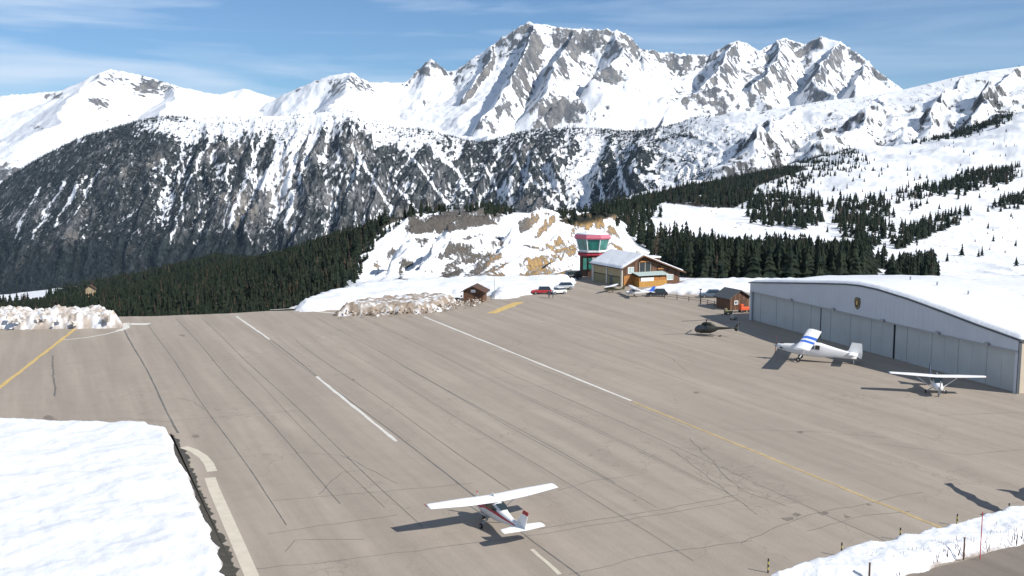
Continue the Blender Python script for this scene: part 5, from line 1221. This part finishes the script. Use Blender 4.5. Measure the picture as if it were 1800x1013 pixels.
# candidates on the near terrain
def scatter(n, amin, amax, D0, D1, seed, power=1.0):
    r = np.random.RandomState(seed); A = r.uniform(amin, amax, n); D = (r.uniform(D0**(power+1), D1**(power+1), n))**(1/(power+1)); Z = sample(NG, A, D); X = A*D
    px, py = project(X, D, Z); return X, D, Z, px, py
far_y = lambda px: np.interp(px, [p[0] for p in far_edge], [p[1] for p in far_edge])
trees = []   # (x, y, z, height, width, area)
def add_trees(sel, X, D, Z, h, w, area):
    for i in np.where(sel)[0]: trees.append((X[i], D[i], Z[i], h[i], w[i], area))
X, D, Z, px, py = scatter(34000, -0.60, -0.06, 255, 900, 1)
rr = np.random.RandomState(77)
n3 = fbm(X/30, D/40, 4, 139)
sel = inpoly(px, py, LEFT_FOREST) & ~((abs(px-160) < 9) & (D < 560) & (D > 480)) & (rr.uniform(size=len(X)) < np.where(px > 590, .55, .8)) & (n3 > -.42)
add_trees(sel, X, D, Z, rr.uniform(5.0, 9.0, len(X))*np.where(D < 330, .8, 1), rr.uniform(.8, 1.1, len(X)), 'left')
X, D, Z, px, py = scatter(9000, -0.62, -0.25, 950, 1350, 2)
sel = (py > np.interp(px, [0, 60, 130, 240, 380], [538, 531, 513, 493, 459])) & (rr.uniform(size=len(X)) < .7); add_trees(sel, X, D, Z, rr.uniform(8, 13, len(X)), rr.uniform(.8, 1.1, len(X)), 'left')
# fringe dots along the left snow strip and mixed trees by the quarry's left side
X, D, Z, px, py = scatter(16000, -0.16, -0.02, 330, 545, 3)
sel = inpoly(px, py, [(600, 490), (630, 440), (680, 395), (770, 370), (790, 372), (700, 400), (665, 430), (640, 470), (625, 500)]) & (rr.uniform(size=len(X)) < .10); add_trees(sel, X, D, Z, rr.uniform(2.5, 5, len(X)), rr.uniform(.8, 1.2, len(X)), 'quarry')
X, D, Z, px, py = scatter(9000, -0.12, 0.12, 430, 640, 4)
sel = (inpoly(px, py, [(780, 375), (880, 368), (905, 374), (890, 380), (800, 378)]) & (rr.uniform(size=len(X)) < .35)) | (inpoly(px, py, [(955, 408), (970, 385), (1010, 380), (1015, 392), (980, 412)]) & (rr.uniform(size=len(X)) < .5))
add_trees(sel, X, D, Z, rr.uniform(3, 6.5, len(X)), rr.uniform(.9, 1.2, len(X)), 'quarry')
def right(poly, dens, h0, h1, n, D0, D1, area, seed, thr=-.5):
    xs = [p[0] for p in poly]; X, D, Z, px, py = scatter(n, (min(xs)-930)/F, (max(xs)-870)/F, D0, D1, seed)
    r = np.random.RandomState(seed+500); nn = fbm(X/25, D/35, 3, 150+seed)
    sel = inpoly(px+fbm(X/14, D/22, 3, 160)*22, py+fbm(X/14, D/22, 3, 161)*12, poly) & (r.uniform(size=len(X)) < dens) & (nn > thr)
    add_trees(sel, X, D, Z, h0*.7+(h1-h0*.7)*r.beta(2.2, 1.6, len(X)), r.uniform(.7, 1.2, len(X)), area)
right(RF['stand'], .2, 8, 15, 12000, 330, 640, 'stand', 11, .02)
right(RF['stand'], .03, 5, 11, 12000, 330, 640, 'stand', 61)
right([(1190, 470), (1527, 468), (1527, 500), (1200, 502)], .45, 9, 15, 6000, 330, 560, 'stand', 31)
right(RF['ridge'], .75, 7, 11, 7000, 520, 1700, 'ridge', 12)
right([(1050, 380), (1120, 368), (1160, 372), (1140, 400), (1110, 420), (1090, 400)], .3, 5, 9, 2500, 500, 800, 'ridge', 32)
right([(1310, 352), (1380, 345), (1445, 350), (1440, 400), (1380, 405), (1320, 395)], .42, 7, 11, 3500, 560, 1300, 'mixed', 13)
right([(1460, 358), (1555, 350), (1565, 420), (1530, 440), (1480, 420)], .36, 7, 12, 3500, 500, 1300, 'mixed', 14)
right([(1500, 375), (1650, 330), (1650, 345), (1560, 400), (1520, 410)], .14, 6, 10, 3500, 560, 1500, 'mixed', 15)
right([(1640, 330), (1700, 308), (1785, 292), (1790, 318), (1730, 332), (1690, 345), (1650, 345)], .85, 9, 14, 3000, 900, 1700, 'band', 16)
right([(1570, 345), (1640, 325), (1650, 340), (1600, 352)], .4, 7, 12, 2500, 900, 1700, 'band', 17)
right([(1545, 435), (1590, 405), (1640, 385), (1705, 372), (1690, 395), (1640, 412), (1590, 440)], .55, 7, 11, 3000, 560, 1200, 'mixed', 18)
right([(1595, 248), (1650, 232), (1700, 222), (1780, 200), (1780, 212), (1700, 240), (1640, 246), (1605, 252)], .8, 10, 15, 3000, 1700, 2290, 'band', 19)
right([(1565, 492), (1590, 475), (1635, 465), (1640, 492)], .55, 7, 11, 2500, 330, 620, 'mixed', 20)
right([(1535, 470), (1560, 440), (1560, 460), (1545, 480)], .08, 7, 10, 1500, 380, 700, 'mixed', 21)
right([(1740, 365), (1770, 350), (1830, 335), (1830, 358), (1760, 372)], .6, 8, 12, 2500, 700, 1400, 'band', 22)
right([(1330, 340), (1380, 305), (1470, 285), (1500, 270), (1540, 285), (1500, 300), (1440, 325), (1360, 342)], .28, 6, 10, 5000, 900, 2100, 'mixed', 23)
right([(1480, 300), (1560, 300), (1560, 312), (1490, 310)], .12, 6, 9, 2000, 900, 1800, 'mixed', 24)
right([(1600, 440), (1800, 390), (1800, 440), (1660, 470)], .02, 2, 4, 3000, 500, 1200, 'mixed', 25)
right([(1360, 300), (1440, 272), (1500, 262), (1500, 272), (1440, 290)], .5, 6, 10, 3500, 1300, 2200, 'ridge', 26)
right([(1310, 335), (1800, 290), (1800, 470), (1530, 480), (1330, 420)], .012, 3, 9, 16000, 400, 1900, 'mixed', 71)
right([(1540, 270), (1800, 225), (1800, 300), (1560, 330)], .006, 4, 8, 9000, 900, 2200, 'mixed', 72)
T_ = np.array([(t[0], t[1], t[2], t[3], t[4]) for t in trees]); areas = [t[5] for t in trees]
tpx, tpy = project(T_[:, 0], T_[:, 1], T_[:, 2]+T_[:, 3]); size = T_[:, 3]/T_[:, 1]*F
bpx, bpy_ = project(T_[:, 0], T_[:, 1], T_[:, 2])
vis = (tpx > 0) & (tpx < 1800) & (tpy < far_y(tpx)-8)
# hangar roof and left pile hide what stands behind them
vis &= ~((tpx > 1330) & (tpy > 470))
score = np.where(vis, size*np.clip((far_y(tpx)-tpy)/np.maximum(size, 1), 0, 1), 0)
order = np.argsort(-score); nearset = order[:300]; rest = order[300:]
tmpl = [crown_template(9, 11, s) for s in range(5)]; meshes = [crown_mesh('crown', t, 'needles') for t in tmpl]
m = MB(); m.tube((0, 0, -.05), (0, 0, .55), .016, .006, n=6); tm = m.build('trunk', 'bark'); trunk_mesh = tm.data; bpy.data.objects.remove(tm)
LB = {'left': ('dark conifer in the dense forest below the far left edge of the runway', 'conifers of the forest beyond the runway edge'), 'quarry': ('small dark conifer on the snowy quarry slope behind the wooden hut', 'small conifers on the quarry slope'),
      'stand': ('tall dark conifer in the dense stand between the chalet and the hangar roof', 'conifers of the stand behind the hangar'), 'ridge': ('dark conifer on the wooded ridge behind the control tower', 'conifers of the wooded ridge'),
      'mixed': ('dark conifer among snowy clearings on the slope above the hangar', 'conifers scattered on the right slope'), 'band': ('dark conifer in the narrow tree belts across the upper right piste', 'conifers of the tree belts')}
rz_ = random.Random(5)
def tree_label(i):
    a = areas[i]; bx, by, hh = bpx[i], bpy_[i], T_[i, 3]
    if a != 'stand': return LB[a]
    spots = [(1165, 'behind the control tower side of the chalet'), (1190, 'behind the terminal chalet roof'), (1215, 'just right of the chalet eave'), (1240, 'above the blue grey parked car'), (1265, 'between blue grey car and dark shed'), (1290, 'above the dark shed'), (1315, 'between dark shed and hangar'), (1340, "above the hangar's left corner"), (1365, "just right of the hangar's left corner"), (1390, 'over the left hangar roof'), (1415, 'over the hangar roof, above the turboprop wing'), (1440, 'over the roof, above the first dark door gap'), (1465, 'over the roof, left of the turboprop fin'), (1490, 'over the roof, above the turboprop fin'), (1510, 'directly above the hangar emblem'), (9999, "at the stand's extreme right edge")]
    w_ = next(t for lim, t in spots if bx < lim)
    row = 'front row' if by > 486 else ('second row' if by > 478 else ('third row' if by > 470 else ('mid stand' if by > 455 else 'loose upper part')))
    sz = 'very tall' if hh > 14 else ('tall' if hh > 12.8 else ('medium' if hh > 11.5 else ('shorter' if hh > 10 else 'small')))
    sl = ' slender' if T_[i, 4] < .85 else (' broad' if T_[i, 4] > .97 else '')
    return f'{sz}{sl} conifer, {row}, {w_}', 'conifers of the stand behind the hangar'
for i in nearset:
    x, y, z, h, w = T_[i]; e = empty('conifer_tree', (x, y, z-.2), rz_.uniform(0, 6)); e.scale = (h*w, h*w, h); lab, grp = tree_label(i); tag(e, lab, 'tree', grp)
    c = bpy.data.objects.new('crown', meshes[rz_.randrange(5)]); COL.objects.link(c); c.parent = e
    c = bpy.data.objects.new('trunk', trunk_mesh); COL.objects.link(c); c.parent = e
low = [crown_template(5, 7, 20+s, rad=.2) for s in range(5)]
lm = np.random.RandomState(31).uniform(size=len(rest)) < 0.09
merged_trees('conifer_forest', low, T_[rest[~lm], :3], T_[rest[~lm], 3], T_[rest[~lm], 4], 'needles', seed=3)
larch = [crown_template(6, 6, 60+s, rad=.16, jag=.6) for s in range(3)]
merged_trees('bare_larches', larch, T_[rest[lm], :3], T_[rest[lm], 3], T_[rest[lm], 4]*.85, 'larch_twigs', seed=5)
# far trees clothing the cliff mountain
r = np.random.RandomState(9); n = 260000
A = r.uniform(-.56, .56, n); D = np.sqrt(r.uniform(2400**2, 4150**2, n)); Z = sample(MIDG, A, D); X = A*D
sn = sample(MIDG, A, D, 'snow'); rk = sample(MIDG, A, D, 'rock'); px, py = project(X, D, Z)
dn = fbm(X/130, D/200, 4, 91); fine = fbm(X/30, D/60, 3, 93)
skyl = np.interp(px, [p for p, _ in mid_sky], [y for _, y in mid_sky])
pr = np.clip(0.80-0.55*rk+0.45*dn+0.4*fine, 0.08, 1)*np.clip(1.15-sn*1.0, 0.04, 1)*np.where(px > 1250, .40*(dn > 0.0)+.04, 1)
pr = np.where((py > 420) & (px < 480), np.maximum(pr, .9), pr); pr = np.maximum(pr, np.where((py-skyl < 9) & (px > 200) & (px < 330), .9, 0)); pr = np.maximum(pr, np.where((py-skyl < 14) & (px > 680) & (px < 1150), .75, 0))
pr = np.where((px > 1250) & (py-skyl < 45), pr*.12, pr); pr = np.where((px > 330) & (px < 620) & (py-skyl < 12), pr*.4, pr); pr = np.where(px > 620, pr*.75, pr)
sel = (r.uniform(size=n) < pr*.42) & (py > skyl-4)
P = np.stack([X, D, Z], -1)[sel]; print('trees', len(trees), 'far', len(P))
vl = [crown_template(2, 5, 40+s, rad=.26, jag=.2) for s in range(4)]
merged_trees('distant_forest', vl, P, r.uniform(8, 15, len(P)), r.uniform(.8, 1.2, len(P)), 'far_needles', seed=4)

# ================================================================== HAZE in the valley air
hz = bpy.data.materials.new('haze_air'); hz.use_nodes = True; nt = hz.node_tree; nt.nodes.clear()
pv = nt.nodes.new('ShaderNodeVolumePrincipled'); ou = nt.nodes.new('ShaderNodeOutputMaterial'); nt.links.new(pv.outputs[0], ou.inputs['Volume'])
pv.inputs['Color'].default_value = (0.50, 0.72, 1.0, 1); pv.inputs['Density'].default_value = 1.2e-5; pv.inputs['Anisotropy'].default_value = 0.0
hb = MB(); hb.box((0, 5900, 460), (16400, 12400, 1884)); 
me = bpy.data.meshes.new('haze'); me.from_pydata(hb.v, [], hb.f); me.materials.append(hz); ho = bpy.data.objects.new('haze', me); COL.objects.link(ho); tag(ho, kind='stuff')
SC.cycles.volume_bounces = 0
